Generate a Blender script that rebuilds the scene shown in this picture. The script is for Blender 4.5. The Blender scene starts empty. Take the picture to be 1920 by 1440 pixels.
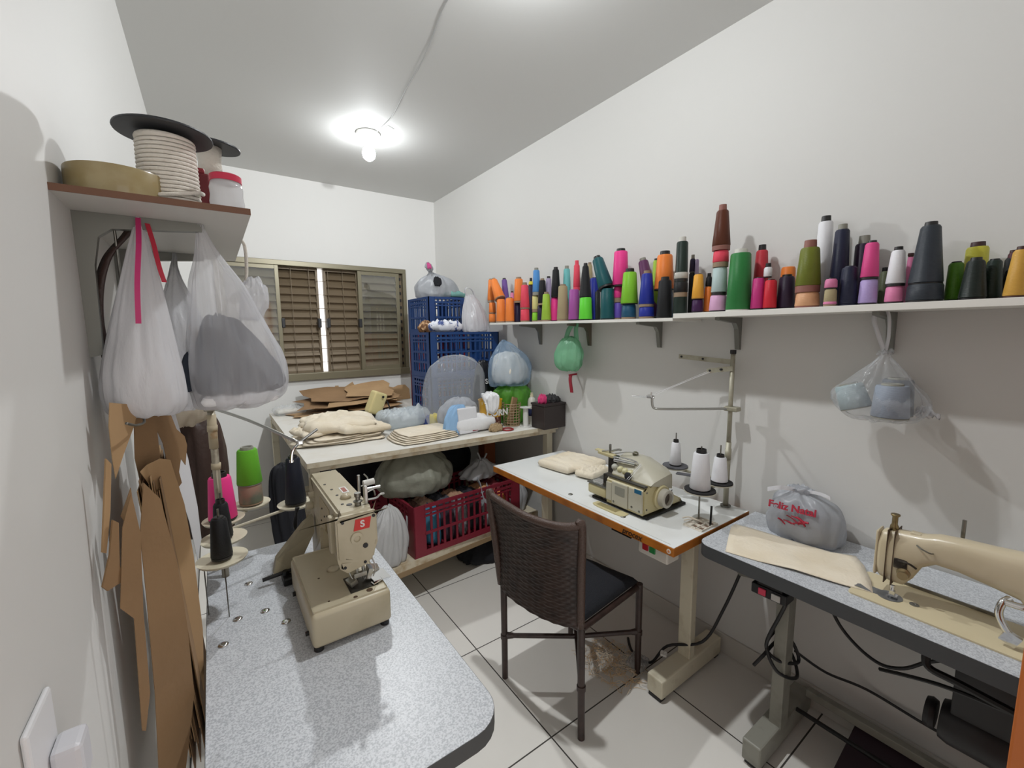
import bpy, bmesh, math, random
from mathutils import Vector, Matrix, noise, Euler
PI = math.pi
C = bpy.context.scene.collection
rnd = random.Random(7)

# ------------------------------------------------------------------ helpers
def lin(h):
    h = h.lstrip('#')
    o = []
    for i in (0, 2, 4):
        c = int(h[i:i+2], 16) / 255
        o.append(c / 12.92 if c <= .04045 else ((c + .055) / 1.055) ** 2.4)
    return (o[0], o[1], o[2], 1)

MATS = {}
def M(name, col, rough=.6, metal=0, bump=None, var=None, spec=.5, sheen=0, coat=0, emit=None, alpha=1):
    """col hex; bump=(scale,strength); var=(scale,hex2,lo,hi) second colour mixed by noise"""
    if name in MATS: return MATS[name]
    m = bpy.data.materials.new(name); m.use_nodes = True
    nt = m.node_tree; b = nt.nodes['Principled BSDF']
    b.inputs['Base Color'].default_value = lin(col)
    b.inputs['Roughness'].default_value = rough
    b.inputs['Metallic'].default_value = metal
    b.inputs['Specular IOR Level'].default_value = spec
    b.inputs['Sheen Weight'].default_value = sheen
    b.inputs['Coat Weight'].default_value = coat
    b.inputs['Alpha'].default_value = alpha
    if emit:
        b.inputs['Emission Color'].default_value = lin(emit[0]); b.inputs['Emission Strength'].default_value = emit[1]
    tc = nt.nodes.new('ShaderNodeTexCoord')
    if var:
        n = nt.nodes.new('ShaderNodeTexNoise'); n.inputs['Scale'].default_value = var[0]; n.inputs['Detail'].default_value = 5
        r = nt.nodes.new('ShaderNodeValToRGB')
        r.color_ramp.elements[0].position = var[2]; r.color_ramp.elements[0].color = lin(col)
        r.color_ramp.elements[1].position = var[3]; r.color_ramp.elements[1].color = lin(var[1])
        nt.links.new(tc.outputs['Object'], n.inputs['Vector']); nt.links.new(n.outputs['Fac'], r.inputs['Fac'])
        nt.links.new(r.outputs['Color'], b.inputs['Base Color'])
    if bump:
        n = nt.nodes.new('ShaderNodeTexNoise'); n.inputs['Scale'].default_value = bump[0]; n.inputs['Detail'].default_value = 6
        bp = nt.nodes.new('ShaderNodeBump'); bp.inputs['Strength'].default_value = bump[1]; bp.inputs['Distance'].default_value = .01
        nt.links.new(tc.outputs['Object'], n.inputs['Vector']); nt.links.new(n.outputs['Fac'], bp.inputs['Height'])
        nt.links.new(bp.outputs['Normal'], b.inputs['Normal'])
    MATS[name] = m
    return m

def thread_mat(name, col, rough=.42):
    """wound yarn: fine slanted bands as bump"""
    if name in MATS: return MATS[name]
    m = M(name, col, rough, sheen=.03, spec=.35)
    nt = m.node_tree; b = nt.nodes['Principled BSDF']; tc = nt.nodes['Texture Coordinate']
    w = nt.nodes.new('ShaderNodeTexWave'); w.wave_type = 'BANDS'; w.bands_direction = 'Z'
    w.inputs['Scale'].default_value = 130; w.inputs['Distortion'].default_value = 3; w.inputs['Detail'].default_value = 2; w.inputs['Detail Scale'].default_value = .6
    bp = nt.nodes.new('ShaderNodeBump'); bp.inputs['Strength'].default_value = .25; bp.inputs['Distance'].default_value = .002
    nt.links.new(tc.outputs['Object'], w.inputs['Vector']); nt.links.new(w.outputs['Fac'], bp.inputs['Height'])
    nt.links.new(bp.outputs['Normal'], b.inputs['Normal'])
    return m

def plastic_mat(name, col, clear=.3, rough=.28, transl=.45, bump=(18, .5)):
    """thin bag film: part see-through, part diffuse and translucent, glossy on top"""
    if name in MATS: return MATS[name]
    m = bpy.data.materials.new(name); m.use_nodes = True; nt = m.node_tree; nt.nodes.clear()
    N = nt.nodes.new; L = nt.links.new
    out = N('ShaderNodeOutputMaterial'); tc = N('ShaderNodeTexCoord')
    d = N('ShaderNodeBsdfPrincipled'); d.inputs['Base Color'].default_value = lin(col); d.inputs['Roughness'].default_value = rough
    d.inputs['Specular IOR Level'].default_value = .6
    t = N('ShaderNodeBsdfTranslucent'); t.inputs['Color'].default_value = lin(col)
    tr = N('ShaderNodeBsdfTransparent')
    m1 = N('ShaderNodeMixShader'); m1.inputs[0].default_value = transl
    m2 = N('ShaderNodeMixShader'); m2.inputs[0].default_value = clear
    n = N('ShaderNodeTexNoise'); n.inputs['Scale'].default_value = bump[0]; n.inputs['Detail'].default_value = 4
    mp = N('ShaderNodeMapping'); mp.inputs['Scale'].default_value = (1, 1, .35)
    bp = N('ShaderNodeBump'); bp.inputs['Strength'].default_value = bump[1]; bp.inputs['Distance'].default_value = .012
    L(tc.outputs['Object'], mp.inputs['Vector']); L(mp.outputs['Vector'], n.inputs['Vector']); L(n.outputs['Fac'], bp.inputs['Height'])
    L(bp.outputs['Normal'], d.inputs['Normal'])
    L(d.outputs[0], m1.inputs[1]); L(t.outputs[0], m1.inputs[2]); L(m1.outputs[0], m2.inputs[1]); L(tr.outputs[0], m2.inputs[2])
    L(m2.outputs[0], out.inputs['Surface'])
    MATS[name] = m
    return m

def root_of(o):
    while o.parent: o = o.parent
    return o

def tag(o, label=None, cat=None, group=None, kind=None):
    if label: o['label'] = label
    if cat: o['category'] = cat
    if group: o['group'] = group
    if kind: o['kind'] = kind
    return o

def thing(name, label, cat, loc=(0, 0, 0), rz=0, group=None, kind=None):
    o = bpy.data.objects.new(name, None); C.objects.link(o)
    o.empty_display_size = .05
    o.location = loc; o.rotation_euler = (0, 0, rz)
    return tag(o, label, cat, group, kind)

def islands(bm):
    seen = set(); out = []
    for v in bm.verts:
        if v in seen: continue
        st = [v]; seen.add(v); g = []
        while st:
            a = st.pop(); g.append(a)
            for e in a.link_edges:
                b = e.other_vert(a)
                if b not in seen: seen.add(b); st.append(b)
        out.append(g)
    return out

def parts(name, bm, mat, parent, **k):
    """one child object per loose piece"""
    res = []
    for g in islands(bm):
        nb = bmesh.new(); mp = {}
        for v in g: mp[v] = nb.verts.new(v.co)
        for fc in {f for v in g for f in v.link_faces}: nb.faces.new([mp[v] for v in fc.verts])
        res.append(obj(name, nb, mat, parent, **k))
    bm.free()
    return res

def obj(name, bm, mat, parent=None, smooth=False, local=False, label=None, auto=None):
    """link a bmesh as one object; coordinates are world unless local (then in the thing's own frame)"""
    bmesh.ops.recalc_face_normals(bm, faces=bm.faces)
    off = None
    if parent is not None:
        if not local:
            r = root_of(parent)
            mw = Matrix.Translation(r.location) @ Euler(r.rotation_euler).to_matrix().to_4x4()
            bmesh.ops.transform(bm, matrix=mw.inverted(), verts=bm.verts)
    else:
        xs = [v.co for v in bm.verts]
        off = Vector(((min(v.x for v in xs) + max(v.x for v in xs)) / 2, (min(v.y for v in xs) + max(v.y for v in xs)) / 2, min(v.z for v in xs)))
        bmesh.ops.translate(bm, vec=-off, verts=bm.verts)
    me = bpy.data.meshes.new(name); bm.to_mesh(me); bm.free()
    for mt in (mat if isinstance(mat, (list, tuple)) else [mat]): me.materials.append(mt)
    if smooth:
        for p in me.polygons: p.use_smooth = True
    o = bpy.data.objects.new(name, me); C.objects.link(o)
    if off is not None: o.location = off
    if parent is not None: o.parent = parent
    if label: o['label'] = label
    if auto:
        # sharp edges by angle
        me.shade_smooth() if hasattr(me, 'shade_smooth') else None
        try: me.set_sharp_from_angle(angle=math.radians(auto))
        except Exception: pass
    return o

def solo(name, bm, mat, label, cat, group=None, kind=None, **k):
    return tag(obj(name, bm, mat, **k), label, cat, group, kind)

def bmn(): return bmesh.new()

def box(bm, x0, x1, y0, y1, z0, z1, bev=0, seg=2):
    r = bmesh.ops.create_cube(bm, size=1, matrix=Matrix.Translation(((x0+x1)/2, (y0+y1)/2, (z0+z1)/2)) @ Matrix.Diagonal((x1-x0, y1-y0, z1-z0, 1)))
    if bev:
        es = set()
        for v in r['verts']: es.update(v.link_edges)
        bmesh.ops.bevel(bm, geom=list(es), offset=bev, segments=seg, affect='EDGES', profile=.5)
    return bm

def obox(bm, c, s, rot=(0, 0, 0), bev=0, seg=2):
    mt = Matrix.Translation(c) @ Euler(rot).to_matrix().to_4x4() @ Matrix.Diagonal((s[0], s[1], s[2], 1))
    r = bmesh.ops.create_cube(bm, size=1, matrix=mt)
    if bev:
        es = set()
        for v in r['verts']: es.update(v.link_edges)
        bmesh.ops.bevel(bm, geom=list(es), offset=bev, segments=seg, affect='EDGES', profile=.5)
    return bm

def frame_mat(d):
    d = Vector(d).normalized()
    return d.to_track_quat('Z', 'Y').to_matrix().to_4x4()

def cyl(bm, p0, p1, r0, r1=None, n=16):
    p0 = Vector(p0); p1 = Vector(p1); r1 = r0 if r1 is None else r1
    L = (p1 - p0).length
    mt = Matrix.Translation((p0 + p1) / 2) @ frame_mat(p1 - p0)
    bmesh.ops.create_cone(bm, cap_ends=True, segments=n, radius1=r0, radius2=r1, depth=L, matrix=mt)
    return bm

def lathe(bm, prof, origin=(0, 0, 0), axis=(0, 0, 1), n=24):
    """prof: list of (r, h) along axis; open ends are capped where r>0"""
    mt = Matrix.Translation(origin) @ frame_mat(axis)
    rings = []
    for r, h in prof:
        if r < 1e-6: rings.append([bm.verts.new(mt @ Vector((0, 0, h)))])
        else: rings.append([bm.verts.new(mt @ Vector((r*math.cos(2*PI*i/n), r*math.sin(2*PI*i/n), h))) for i in range(n)])
    for a, b in zip(rings, rings[1:]):
        for i in range(n):
            j = (i+1) % n
            if len(a) == 1 and len(b) == 1: continue
            if len(a) == 1: bm.faces.new((a[0], b[i], b[j]))
            elif len(b) == 1: bm.faces.new((a[i], a[j], b[0]))
            else: bm.faces.new((a[i], a[j], b[j], b[i]))
    for rg in (rings[0], rings[-1]):
        if len(rg) > 1:
            try: bm.faces.new(rg)
            except ValueError: pass
    return bm

def spline(pts, k=6):
    P = [Vector(p) for p in pts]
    if len(P) < 3: return P
    out = []
    for i in range(len(P) - 1):
        a = P[max(i-1, 0)]; b = P[i]; c = P[i+1]; d = P[min(i+2, len(P)-1)]
        for s in range(k):
            t = s / k
            out.append(.5*((2*b) + (c-a)*t + (2*a-5*b+4*c-d)*t*t + (-a+3*b-3*c+d)*t**3))
    out.append(P[-1])
    return out

def tube(bm, pts, r, n=8, k=6, smooth=True, r1=None):
    P = spline(pts, k) if smooth else [Vector(p) for p in pts]
    m = len(P); up = Vector((0, 0, 1)); prev = None; rings = []
    for i, p in enumerate(P):
        d = (P[min(i+1, m-1)] - P[max(i-1, 0)]).normalized()
        if prev is None:
            x = d.cross(up)
            if x.length < .05: x = d.cross(Vector((1, 0, 0)))
        else: x = prev - d*prev.dot(d)
        x.normalize(); y = d.cross(x); prev = x
        rr = r if r1 is None else r + (r1-r)*i/(m-1)
        rings.append([bm.verts.new(p + rr*(x*math.cos(2*PI*j/n) + y*math.sin(2*PI*j/n))) for j in range(n)])
    for a, b in zip(rings, rings[1:]):
        for j in range(n):
            bm.faces.new((a[j], a[(j+1) % n], b[(j+1) % n], b[j]))
    bm.faces.new(rings[0]); bm.faces.new(rings[-1])
    return bm

def ribbon(bm, pts, w, th, wdir, k=6):
    """flat strip of width w along wdir, thickness th"""
    P = spline(pts, k); W = Vector(wdir).normalized()*w/2; m = len(P); rings = []
    for i, p in enumerate(P):
        d = (P[min(i+1, m-1)] - P[max(i-1, 0)]).normalized()
        nn = d.cross(W).normalized()*th/2
        rings.append([bm.verts.new(p+W+nn), bm.verts.new(p-W+nn), bm.verts.new(p-W-nn), bm.verts.new(p+W-nn)])
    for a, b in zip(rings, rings[1:]):
        for j in range(4): bm.faces.new((a[j], a[(j+1) % 4], b[(j+1) % 4], b[j]))
    bm.faces.new(rings[0]); bm.faces.new(rings[-1])
    return bm

def prism(bm, pts, vec):
    """closed outline of 3D points extruded by vec"""
    a = [bm.verts.new(p) for p in pts]; v = Vector(vec)
    b = [bm.verts.new(Vector(p)+v) for p in pts]
    n = len(a)
    f1 = bm.faces.new(a); f2 = bm.faces.new(b[::-1])
    for i in range(n): bm.faces.new((a[i], b[i], b[(i+1) % n], a[(i+1) % n]))
    f1.normal_update(); f2.normal_update()
    bmesh.ops.triangulate(bm, faces=[f1, f2])
    return bm

def rrect(x0, x1, y0, y1, r, z, n=6, which='1111'):
    """rounded rectangle outline; which = corners (x1y1, x0y1, x0y0, x1y0)"""
    out = []
    for q, (cx, cy, a0) in enumerate(((x1, y1, 0), (x0, y1, 90), (x0, y0, 180), (x1, y0, 270))):
        if which[q] == '0': out.append((cx, cy, z)); continue
        sx = -1 if cx == x1 else 1; sy = -1 if cy == y1 else 1
        for i in range(n+1):
            a = math.radians(a0 + 90*i/n)
            out.append((cx+sx*r+r*math.cos(a), cy+sy*r+r*math.sin(a), z))
    return out

def nz(x, y, z): return noise.noise(Vector((x, y, z)))

def loft(bm, rings, n=72, levels=32, amp=.06, freq=2.2, fine=.015, seed=0, vert=.6, cap=True):
    """soft bag or bundle: rings (x,y,z,rx,ry); pleats follow the height"""
    P = spline([Vector((r[0], r[1], r[2])) for r in rings], 8); S = spline([Vector((r[3], r[4], 0)) for r in rings], 8)
    m = len(P); R = []
    for i in range(levels):
        t = i/(levels-1)*(m-1); a = int(min(t, m-2)); f = t-a
        p = P[a].lerp(P[a+1], f); s = S[a].lerp(S[a+1], f); ring = []
        T = i/(levels-1)
        for j in range(n):
            th = 2*PI*j/n; c = math.cos(th); si = math.sin(th)
            k = 1 + amp*nz(c*freq+seed, si*freq, T*vert*3+seed) + amp*.6*nz(c*freq*2.3, si*freq*2.3+seed, T*vert*2)
            dz = fine*nz(c*3+seed, si*3, T*6)
            k += fine*4*nz(c*5, si*5+seed, T*9)
            k -= amp*.7*max(0, .28-abs(nz(c*4.2+seed, si*4.2, T*vert*2.2+seed)))**1.5*4
            k += fine*2.2*(abs(nz(c*7+seed, si*7, T*vert*5+seed))-.2)
            ring.append(bm.verts.new((p.x+max(s.x, .001)*k*c, p.y+max(s.y, .001)*k*si, p.z+dz)))
        R.append(ring)
    for a, b in zip(R, R[1:]):
        for j in range(n): bm.faces.new((a[j], a[(j+1) % n], b[(j+1) % n], b[j]))
    if cap: bm.faces.new(R[0]); bm.faces.new(R[-1])
    return bm

def pillow(bm, c, sx, sy, th, rz=0, seed=0, wr=.006, p=3., edge=.03, nu=26, tilt=(0, 0), crease=1.):
    """a folded cloth layer: rounded slab with wrinkles; c = centre of its underside"""
    top = {}; bot = {}
    cr = math.cos(rz); sr = math.sin(rz)
    for i in range(nu+1):
        for j in range(nu+1):
            u = -1+2*i/nu; v = -1+2*j/nu
            # ease the corners round
            uu = u*math.sqrt(max(0, 1-.18*v*v)); vv = v*math.sqrt(max(0, 1-.18*u*u))
            e = edge*nz(u*1.7+seed, v*1.7, seed*.7)
            x = uu*sx/2*(1+e*2); y = vv*sy/2*(1+e*1.5)
            q = min(1, max(abs(u), abs(v)))
            hgt = th*(max(0, 1-q**p))**(1/p)*.5
            w = wr*(nz(u*2.2*crease+seed, v*2.2*crease, seed)+.6*nz(u*5*crease, v*5*crease+seed, 1.3)) * (1-q**6)
            zz = c[2]+th*.5
            tl = tilt[0]*x+tilt[1]*y
            X = c[0]+x*cr-y*sr; Y = c[1]+x*sr+y*cr
            if q > .999:
                vt = bm.verts.new((X, Y, zz+tl)); top[i, j] = vt; bot[i, j] = vt
            else:
                top[i, j] = bm.verts.new((X, Y, zz+hgt+w+tl)); bot[i, j] = bm.verts.new((X, Y, zz-hgt+tl))
    for i in range(nu):
        for j in range(nu):
            for d in (top, bot):
                try: bm.faces.new((d[i, j], d[i+1, j], d[i+1, j+1], d[i, j+1]))
                except ValueError: pass
    return bm

def text(name, s, size, loc, rot, mat, parent=None, extrude=.0004, align='CENTER', shear=0, local=False, bold=0):
    cu = bpy.data.curves.new(name, 'FONT'); cu.body = s; cu.size = size; cu.extrude = extrude; cu.align_x = align; cu.align_y = 'CENTER'; cu.shear = shear; cu.offset = bold
    o = bpy.data.objects.new(name+'_c', cu); C.objects.link(o)
    bpy.context.view_layer.update()
    me = bpy.data.meshes.new_from_object(o.evaluated_get(bpy.context.evaluated_depsgraph_get()))
    bpy.data.objects.remove(o)
    bm = bmesh.new(); bm.from_mesh(me); bpy.data.meshes.remove(me)
    R = rot if isinstance(rot, Matrix) else Euler(rot).to_matrix().to_4x4()
    bmesh.ops.transform(bm, matrix=Matrix.Translation(loc) @ R, verts=bm.verts)
    return obj(name, bm, mat, parent, local=local)

def axes(x, y):
    """4x4 rotation whose local x/y run along the given world vectors"""
    x = Vector(x).normalized(); z = x.cross(Vector(y)).normalized(); y = z.cross(x)
    return Matrix((x, y, z)).transposed().to_4x4()

# ------------------------------------------------------------------ materials
WHITE = M('white_paint', 'd9d8d4', .55)
STEEL = M('steel', 'b8b8b4', .3, 1)
DSTEEL = M('dull_steel', '8d8c86', .42, 1, var=(30, '5c5850', .45, .75))
CHROME = M('chrome', 'd8d8d8', .12, 1)
BLACK = M('black_plastic', '17171a', .45)
BLACKM = M('black_metal', '1b1a1a', .4, .4)
KRAFT = M('kraft_card', '8d6f4e', .8, var=(3, '7d6143', .35, .7), bump=(60, .15))
KRAFTL = M('kraft_card_pale', 'ab8c66', .8, var=(4, '9a7b58', .35, .7))
CALICO = M('calico', 'e3d8c4', .9, var=(7, 'd9cbb2', .4, .7), bump=(90, .2), sheen=.2)
BEIGEP = M('beige_enamel', 'b9af96', .38, var=(9, 'a69b80', .5, .8), spec=.5)
CREAMP = M('cream_enamel', 'd6c8a6', .35, var=(6, 'c2b08a', .5, .8))
GREYLAM = M('grey_speckle_laminate', 'c3c6ca', .38, var=(260, '9fa2a8', .42, .62))
WHITELAM = M('white_laminate', 'dfe1e0', .3, var=(5, 'd0d0cc', .5, .85))
BROWNLEATHER = M('brown_leather', '3a2720', .5, bump=(40, .3))
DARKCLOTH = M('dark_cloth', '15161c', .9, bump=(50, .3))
NAVYCLOTH = M('navy_cloth', '1b2440', .9, bump=(50, .3))
REDP = M('red_plastic', 'b3202c', .4)
GREENP = M('green_plastic', '2f8a4a', .4)
LEGPAINT = M('cream_leg_paint', 'cfc8b2', .5, var=(12, 'a79a80', .55, .8))
GREYPAINT = M('grey_leg_paint', '8a897f', .5, var=(12, '6c6a62', .5, .8))
WICKER = M('wicker', '3d2c26', .5)
WHITECL = M('white_cloth', 'e6e6e8', .85, bump=(50, .2), sheen=.2)
GREYCL = M('grey_cloth', '6d7178', .9, bump=(50, .3))
BAGW = plastic_mat('white_bag_film', 'ebebee', .10, .25, .4, (26, .8))
BAGC = plastic_mat('clear_bag_film', 'e8ecf0', .60, .22)
BAGG = plastic_mat('green_bag_film', '8fd0a8', .25, .25)
BAGB = plastic_mat('blue_bag_film', 'a8c4e0', .6, .2)
BAGGREY = plastic_mat('grey_bag_film', 'c9ccd2', .25, .3)
# ------------------------------------------------------------------ setting
X0, X1, Y0, Y1, ZC = -.197, 1.93, -.75, 4.063, 2.853
def wallmat():
    m = M('wall_paint', 'cfcecb', .62, bump=(35, .04)); return m
WALL = wallmat()
CEIL = M('ceiling_paint', 'cfcfcd', .7, bump=(20, .05))
def tilemat():
    m = bpy.data.materials.new('floor_tile'); m.use_nodes = True; nt = m.node_tree; N = nt.nodes.new; L = nt.links.new
    b = nt.nodes['Principled BSDF']; b.inputs['Roughness'].default_value = .22
    g = N('ShaderNodeNewGeometry'); sp = N('ShaderNodeSeparateXYZ'); L(g.outputs['Position'], sp.inputs[0])
    def line(axis, off):
        a = N('ShaderNodeMath'); a.operation = 'SUBTRACT'; L(sp.outputs[axis], a.inputs[0]); a.inputs[1].default_value = off - 57*.57
        d = N('ShaderNodeMath'); d.operation = 'MODULO'; L(a.outputs[0], d.inputs[0]); d.inputs[1].default_value = .57
        c = N('ShaderNodeMath'); c.operation = 'LESS_THAN'; L(d.outputs[0], c.inputs[0]); c.inputs[1].default_value = .0055
        return c
    mx = N('ShaderNodeMath'); mx.operation = 'MAXIMUM'; L(line(0, .955).outputs[0], mx.inputs[0]); L(line(1, 1.121).outputs[0], mx.inputs[1])
    n = N('ShaderNodeTexNoise'); n.inputs['Scale'].default_value = 2.2; n.inputs['Detail'].default_value = 6
    r = N('ShaderNodeValToRGB'); r.color_ramp.elements[0].color = lin('d6d3cd'); r.color_ramp.elements[1].color = lin('cac6bf')
    L(g.outputs['Position'], n.inputs['Vector']); L(n.outputs['Fac'], r.inputs['Fac'])
    mc = N('ShaderNodeMix'); mc.data_type = 'RGBA'; L(mx.outputs[0], mc.inputs[0]); L(r.outputs['Color'], mc.inputs[6]); mc.inputs[7].default_value = lin('3c3834')
    L(mc.outputs[2], b.inputs['Base Color'])
    ra = N('ShaderNodeMapRange'); L(mx.outputs[0], ra.inputs[0]); ra.inputs[3].default_value = .24; ra.inputs[4].default_value = .9; L(ra.outputs[0], b.inputs['Roughness'])
    return m
def struct(name, bm, mat, parent=None, **k):
    o = obj(name, bm, mat, parent, **k)
    if parent is None: o['kind'] = 'structure'
    return o
struct('floor', box(bmn(), X0-.1, X1+.1, Y0-.1, Y1+.1, -.08, 0), tilemat())
struct('ceiling', box(bmn(), X0-.1, X1+.1, Y0-.1, Y1+.1, ZC, ZC+.08), CEIL)
struct('wall_left', box(bmn(), X0-.1, X0, Y0-.1, Y1+.1, 0, ZC), WALL)
struct('wall_right', box(bmn(), X1, X1+.1, Y0-.1, Y1+.1, 0, ZC), WALL)
WX0, WX1, WZ0, WZ1 = .062, 1.602, 1.165, 2.176
bm = bmn()
box(bm, X0, WX0, Y1, Y1+.14, 0, ZC); box(bm, WX1, X1, Y1, Y1+.14, 0, ZC)
box(bm, WX0, WX1, Y1, Y1+.14, 0, WZ0); box(bm, WX0, WX1, Y1, Y1+.14, WZ1, ZC)
struct('wall_back', bm, WALL)
bm = bmn()
box(bm, X0, -.05, Y0-.1, Y0, 0, ZC); box(bm, .87, X1, Y0-.1, Y0, 0, ZC); box(bm, -.05, .87, Y0-.1, Y0, 2.13, ZC)
struct('wall_front', bm, WALL)
TILEB = M('skirting_tile', 'c3bfb8', .3)
struct('baseboard_right', box(bmn(), X1-.012, X1, Y0, Y1, 0, .095, .002), TILEB)
struct('baseboard_back', box(bmn(), X0, X1-.012, Y1-.012, Y1, 0, .095, .002), TILEB)
struct('baseboard_left', box(bmn(), X0, X0+.012, Y0, Y1-.012, 0, .095, .002), TILEB)
# open wooden door leaf at the photographer's right
DOORW = M('orange_door_wood', 'b5652c', .4, var=(3, '9a4f1f', .3, .8))
d = thing('door_1', None, None, (.84, Y0, 0)); d['kind'] = 'structure'
obj('door_leaf', box(bmn(), .822, .858, Y0, .033, .008, 2.1, .003), DOORW, d)
bm = bmn()
for sx in (-1, 1):
    tube(bm, [(.84+sx*.018, -.03, 1.02), (.84+sx*.06, -.03, 1.02), (.84+sx*.06, -.14, 1.02)], .009)
obj('door_handle', bm, STEEL, d)

# window: bronze aluminium frame, louvred shutters, two sliding sashes behind glass
BRONZE = M('bronze_aluminium', '77715d', .36, .35)
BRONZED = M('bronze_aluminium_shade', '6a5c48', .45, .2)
GLASS = bpy.data.materials.new('window_glass'); GLASS.use_nodes = True
_nt = GLASS.node_tree; _nt.nodes.clear()
_o = _nt.nodes.new('ShaderNodeOutputMaterial'); _g = _nt.nodes.new('ShaderNodeBsdfGlossy'); _g.inputs['Roughness'].default_value = .05
_t = _nt.nodes.new('ShaderNodeBsdfTransparent'); _m = _nt.nodes.new('ShaderNodeMixShader'); _m.inputs[0].default_value = .12
_nt.links.new(_t.outputs[0], _m.inputs[1]); _nt.links.new(_g.outputs[0], _m.inputs[2]); _nt.links.new(_m.outputs[0], _o.inputs[0])
w = thing('window_1', None, None, ((WX0+WX1)/2, Y1, WZ0)); w['kind'] = 'structure'
yf = Y1-.018
bm = bmn()
box(bm, WX0, WX1, yf, Y1+.1, WZ1-.042, WZ1, .003); box(bm, WX0, WX1, yf-.012, Y1+.1, WZ0, WZ0+.062, .003)
box(bm, WX0, WX0+.03, yf, Y1+.1, WZ0+.06, WZ1-.04, .002); box(bm, WX1-.032, WX1, yf, Y1+.1, WZ0+.06, WZ1-.04, .002)
obj('frame', bm, BRONZE, w)
za, zb = WZ0+.062, WZ1-.042
def sash(x0, x1, y, st, mat, n, y_s, slatmat, glass=False):
    bm = bmn()
    box(bm, x0, x0+st, y, y+.05, za, zb, .002); box(bm, x1-st, x1, y, y+.05, za, zb, .002)
    box(bm, x0+st, x1-st, y, y+.05, zb-st, zb); box(bm, x0+st, x1-st, y, y+.05, za, za+st)
    s = obj('sash', bm, mat, w)
    bm = bmn(); pz = (zb-za-2*st)/n
    for i in range(n):
        zc = za+st+pz*(i+.5)
        obox(bm, ((x0+x1)/2, y_s, zc), (x1-x0-2*st+.004, .004, pz*1.34), (math.radians(-32), 0, 0))
    obj('louvers', bm, slatmat, s)
    if glass: obj('pane', box(bmn(), x0+st, x1-st, y+.001, y+.003, za+st, zb-st), GLASS, s)
    return s
s1 = sash(.095, .505, Y1-.006, .030, BRONZE, 13, Y1+.022, BRONZE, True)
s4 = sash(1.145, 1.535, Y1-.006, .034, BRONZE, 13, Y1+.022, BRONZE, True)
s2 = sash(.485, .815, Y1+.046, .020, BRONZED, 13, Y1+.071, BRONZED)
s3 = sash(.862, 1.16, Y1+.046, .020, BRONZED, 13, Y1+.071, BRONZED)
bm = bmn(); box(bm, 1.5355, 1.57, Y1+.03, Y1+.05, za, zb)
obj('jamb_strip', bm, BRONZED, w)
bm = bmn()
for i in range(13): box(bm, 1.546, 1.562, Y1+.022, Y1+.032, za+.03+i*.068, za+.055+i*.068)
obj('slots', bm, BLACK, w)
bm = bmn()
for (xa, xb) in ((.50, .815), (.815, .862), (.862, 1.15)):
    for i in range(7): tube(bm, [(xa, Y1+.030, za+.09+i*.118), (xb, Y1+.030, za+.09+i*.118)], .0022, 5, smooth=False)
for x in (.6, .74, .895, 1.02): tube(bm, [(x, Y1+.030, za), (x, Y1+.030, zb)], .0022, 5, smooth=False)
obj('security_grid', bm, BRONZED, w)
for x in (.515, .80, .875, 1.152):
    obj('handle', box(bmn(), x-.014, x+.014, Y1-.012, Y1+.03, 1.62, 1.70, .005), BLACK, w)

# two ceiling lamps: white holder, bare bulb; the second hangs nearer the camera, above the picture
LX, LY = .943, 2.93
BULB = bpy.data.materials.new('bulb_glow'); BULB.use_nodes = True
_nt = BULB.node_tree; _nt.nodes.clear()
_o = _nt.nodes.new('ShaderNodeOutputMaterial'); _e = _nt.nodes.new('ShaderNodeEmission'); _t = _nt.nodes.new('ShaderNodeBsdfTransparent'); _a = _nt.nodes.new('ShaderNodeAddShader')
_e.inputs[0].default_value = (.94, .98, 1, 1); _e.inputs[1].default_value = 42
_nt.links.new(_e.outputs[0], _a.inputs[0]); _nt.links.new(_t.outputs[0], _a.inputs[1]); _nt.links.new(_a.outputs[0], _o.inputs[0])
def lamp(x, y, power, label):
    t = thing('ceiling_lamp', label, 'lamp', (x, y, ZC))
    obj('lamp_holder', lathe(bmn(), [(.0, ZC), (.074, ZC), (.077, ZC-.008), (.074, ZC-.018), (.05, ZC-.026), (.030, ZC-.030), (.028, ZC-.066), (0, ZC-.066)], (x, y, 0)), M('lamp_porcelain', 'e8e8e4', .3), t, True)
    obj('bulb', lathe(bmn(), [(.0, ZC-.060), (.018, ZC-.060), (.018, ZC-.075), (.036, ZC-.10), (.042, ZC-.125), (.036, ZC-.15), (.020, ZC-.165), (0, ZC-.170)], (x, y, 0)), BULB, t, True)
    ld = bpy.data.lights.new('bulb_light', 'POINT'); lo = bpy.data.objects.new('bulb_light', ld); C.objects.link(lo); lo.location = (x, y, ZC-.118)
    ld.use_nodes = True; n_ = ld.node_tree; fo = n_.nodes.new('ShaderNodeLightFalloff'); fo.inputs['Strength'].default_value = 1; n_.links.new(fo.outputs['Constant'], n_.nodes['Emission'].inputs['Strength'])
    ld.energy = power; ld.shadow_soft_size = .028; ld.color = (.96, .985, 1)
lamp(LX, LY, 9.2, 'bare glowing bulb in a white round holder on the ceiling')
lamp(.95, 1.20, 13.2, 'second bare bulb in a white holder on the ceiling, nearer the door')
bm = bmn(); tube(bm, [(LX+.03, LY-.03, ZC-.006), (.985, 2.80, ZC-.004), (.99, 2.62, ZC-.010), (.955, 2.3, ZC-.006), (.93, 2.05, ZC-.012), (.90, 1.85, ZC-.005), (.86, 1.6, ZC-.005), (.90, 1.28, ZC-.005)], .0026)
solo('surface_wire', bm, M('wire_grey', 'b9b9b9', .5), 'thin white wire running along the ceiling from the lamp', 'wire', smooth=True)
bm = bmn(); obox(bm, (1.03, 2.785, ZC-.001), (.055, .045, .002), (0, 0, .5)); 
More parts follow.
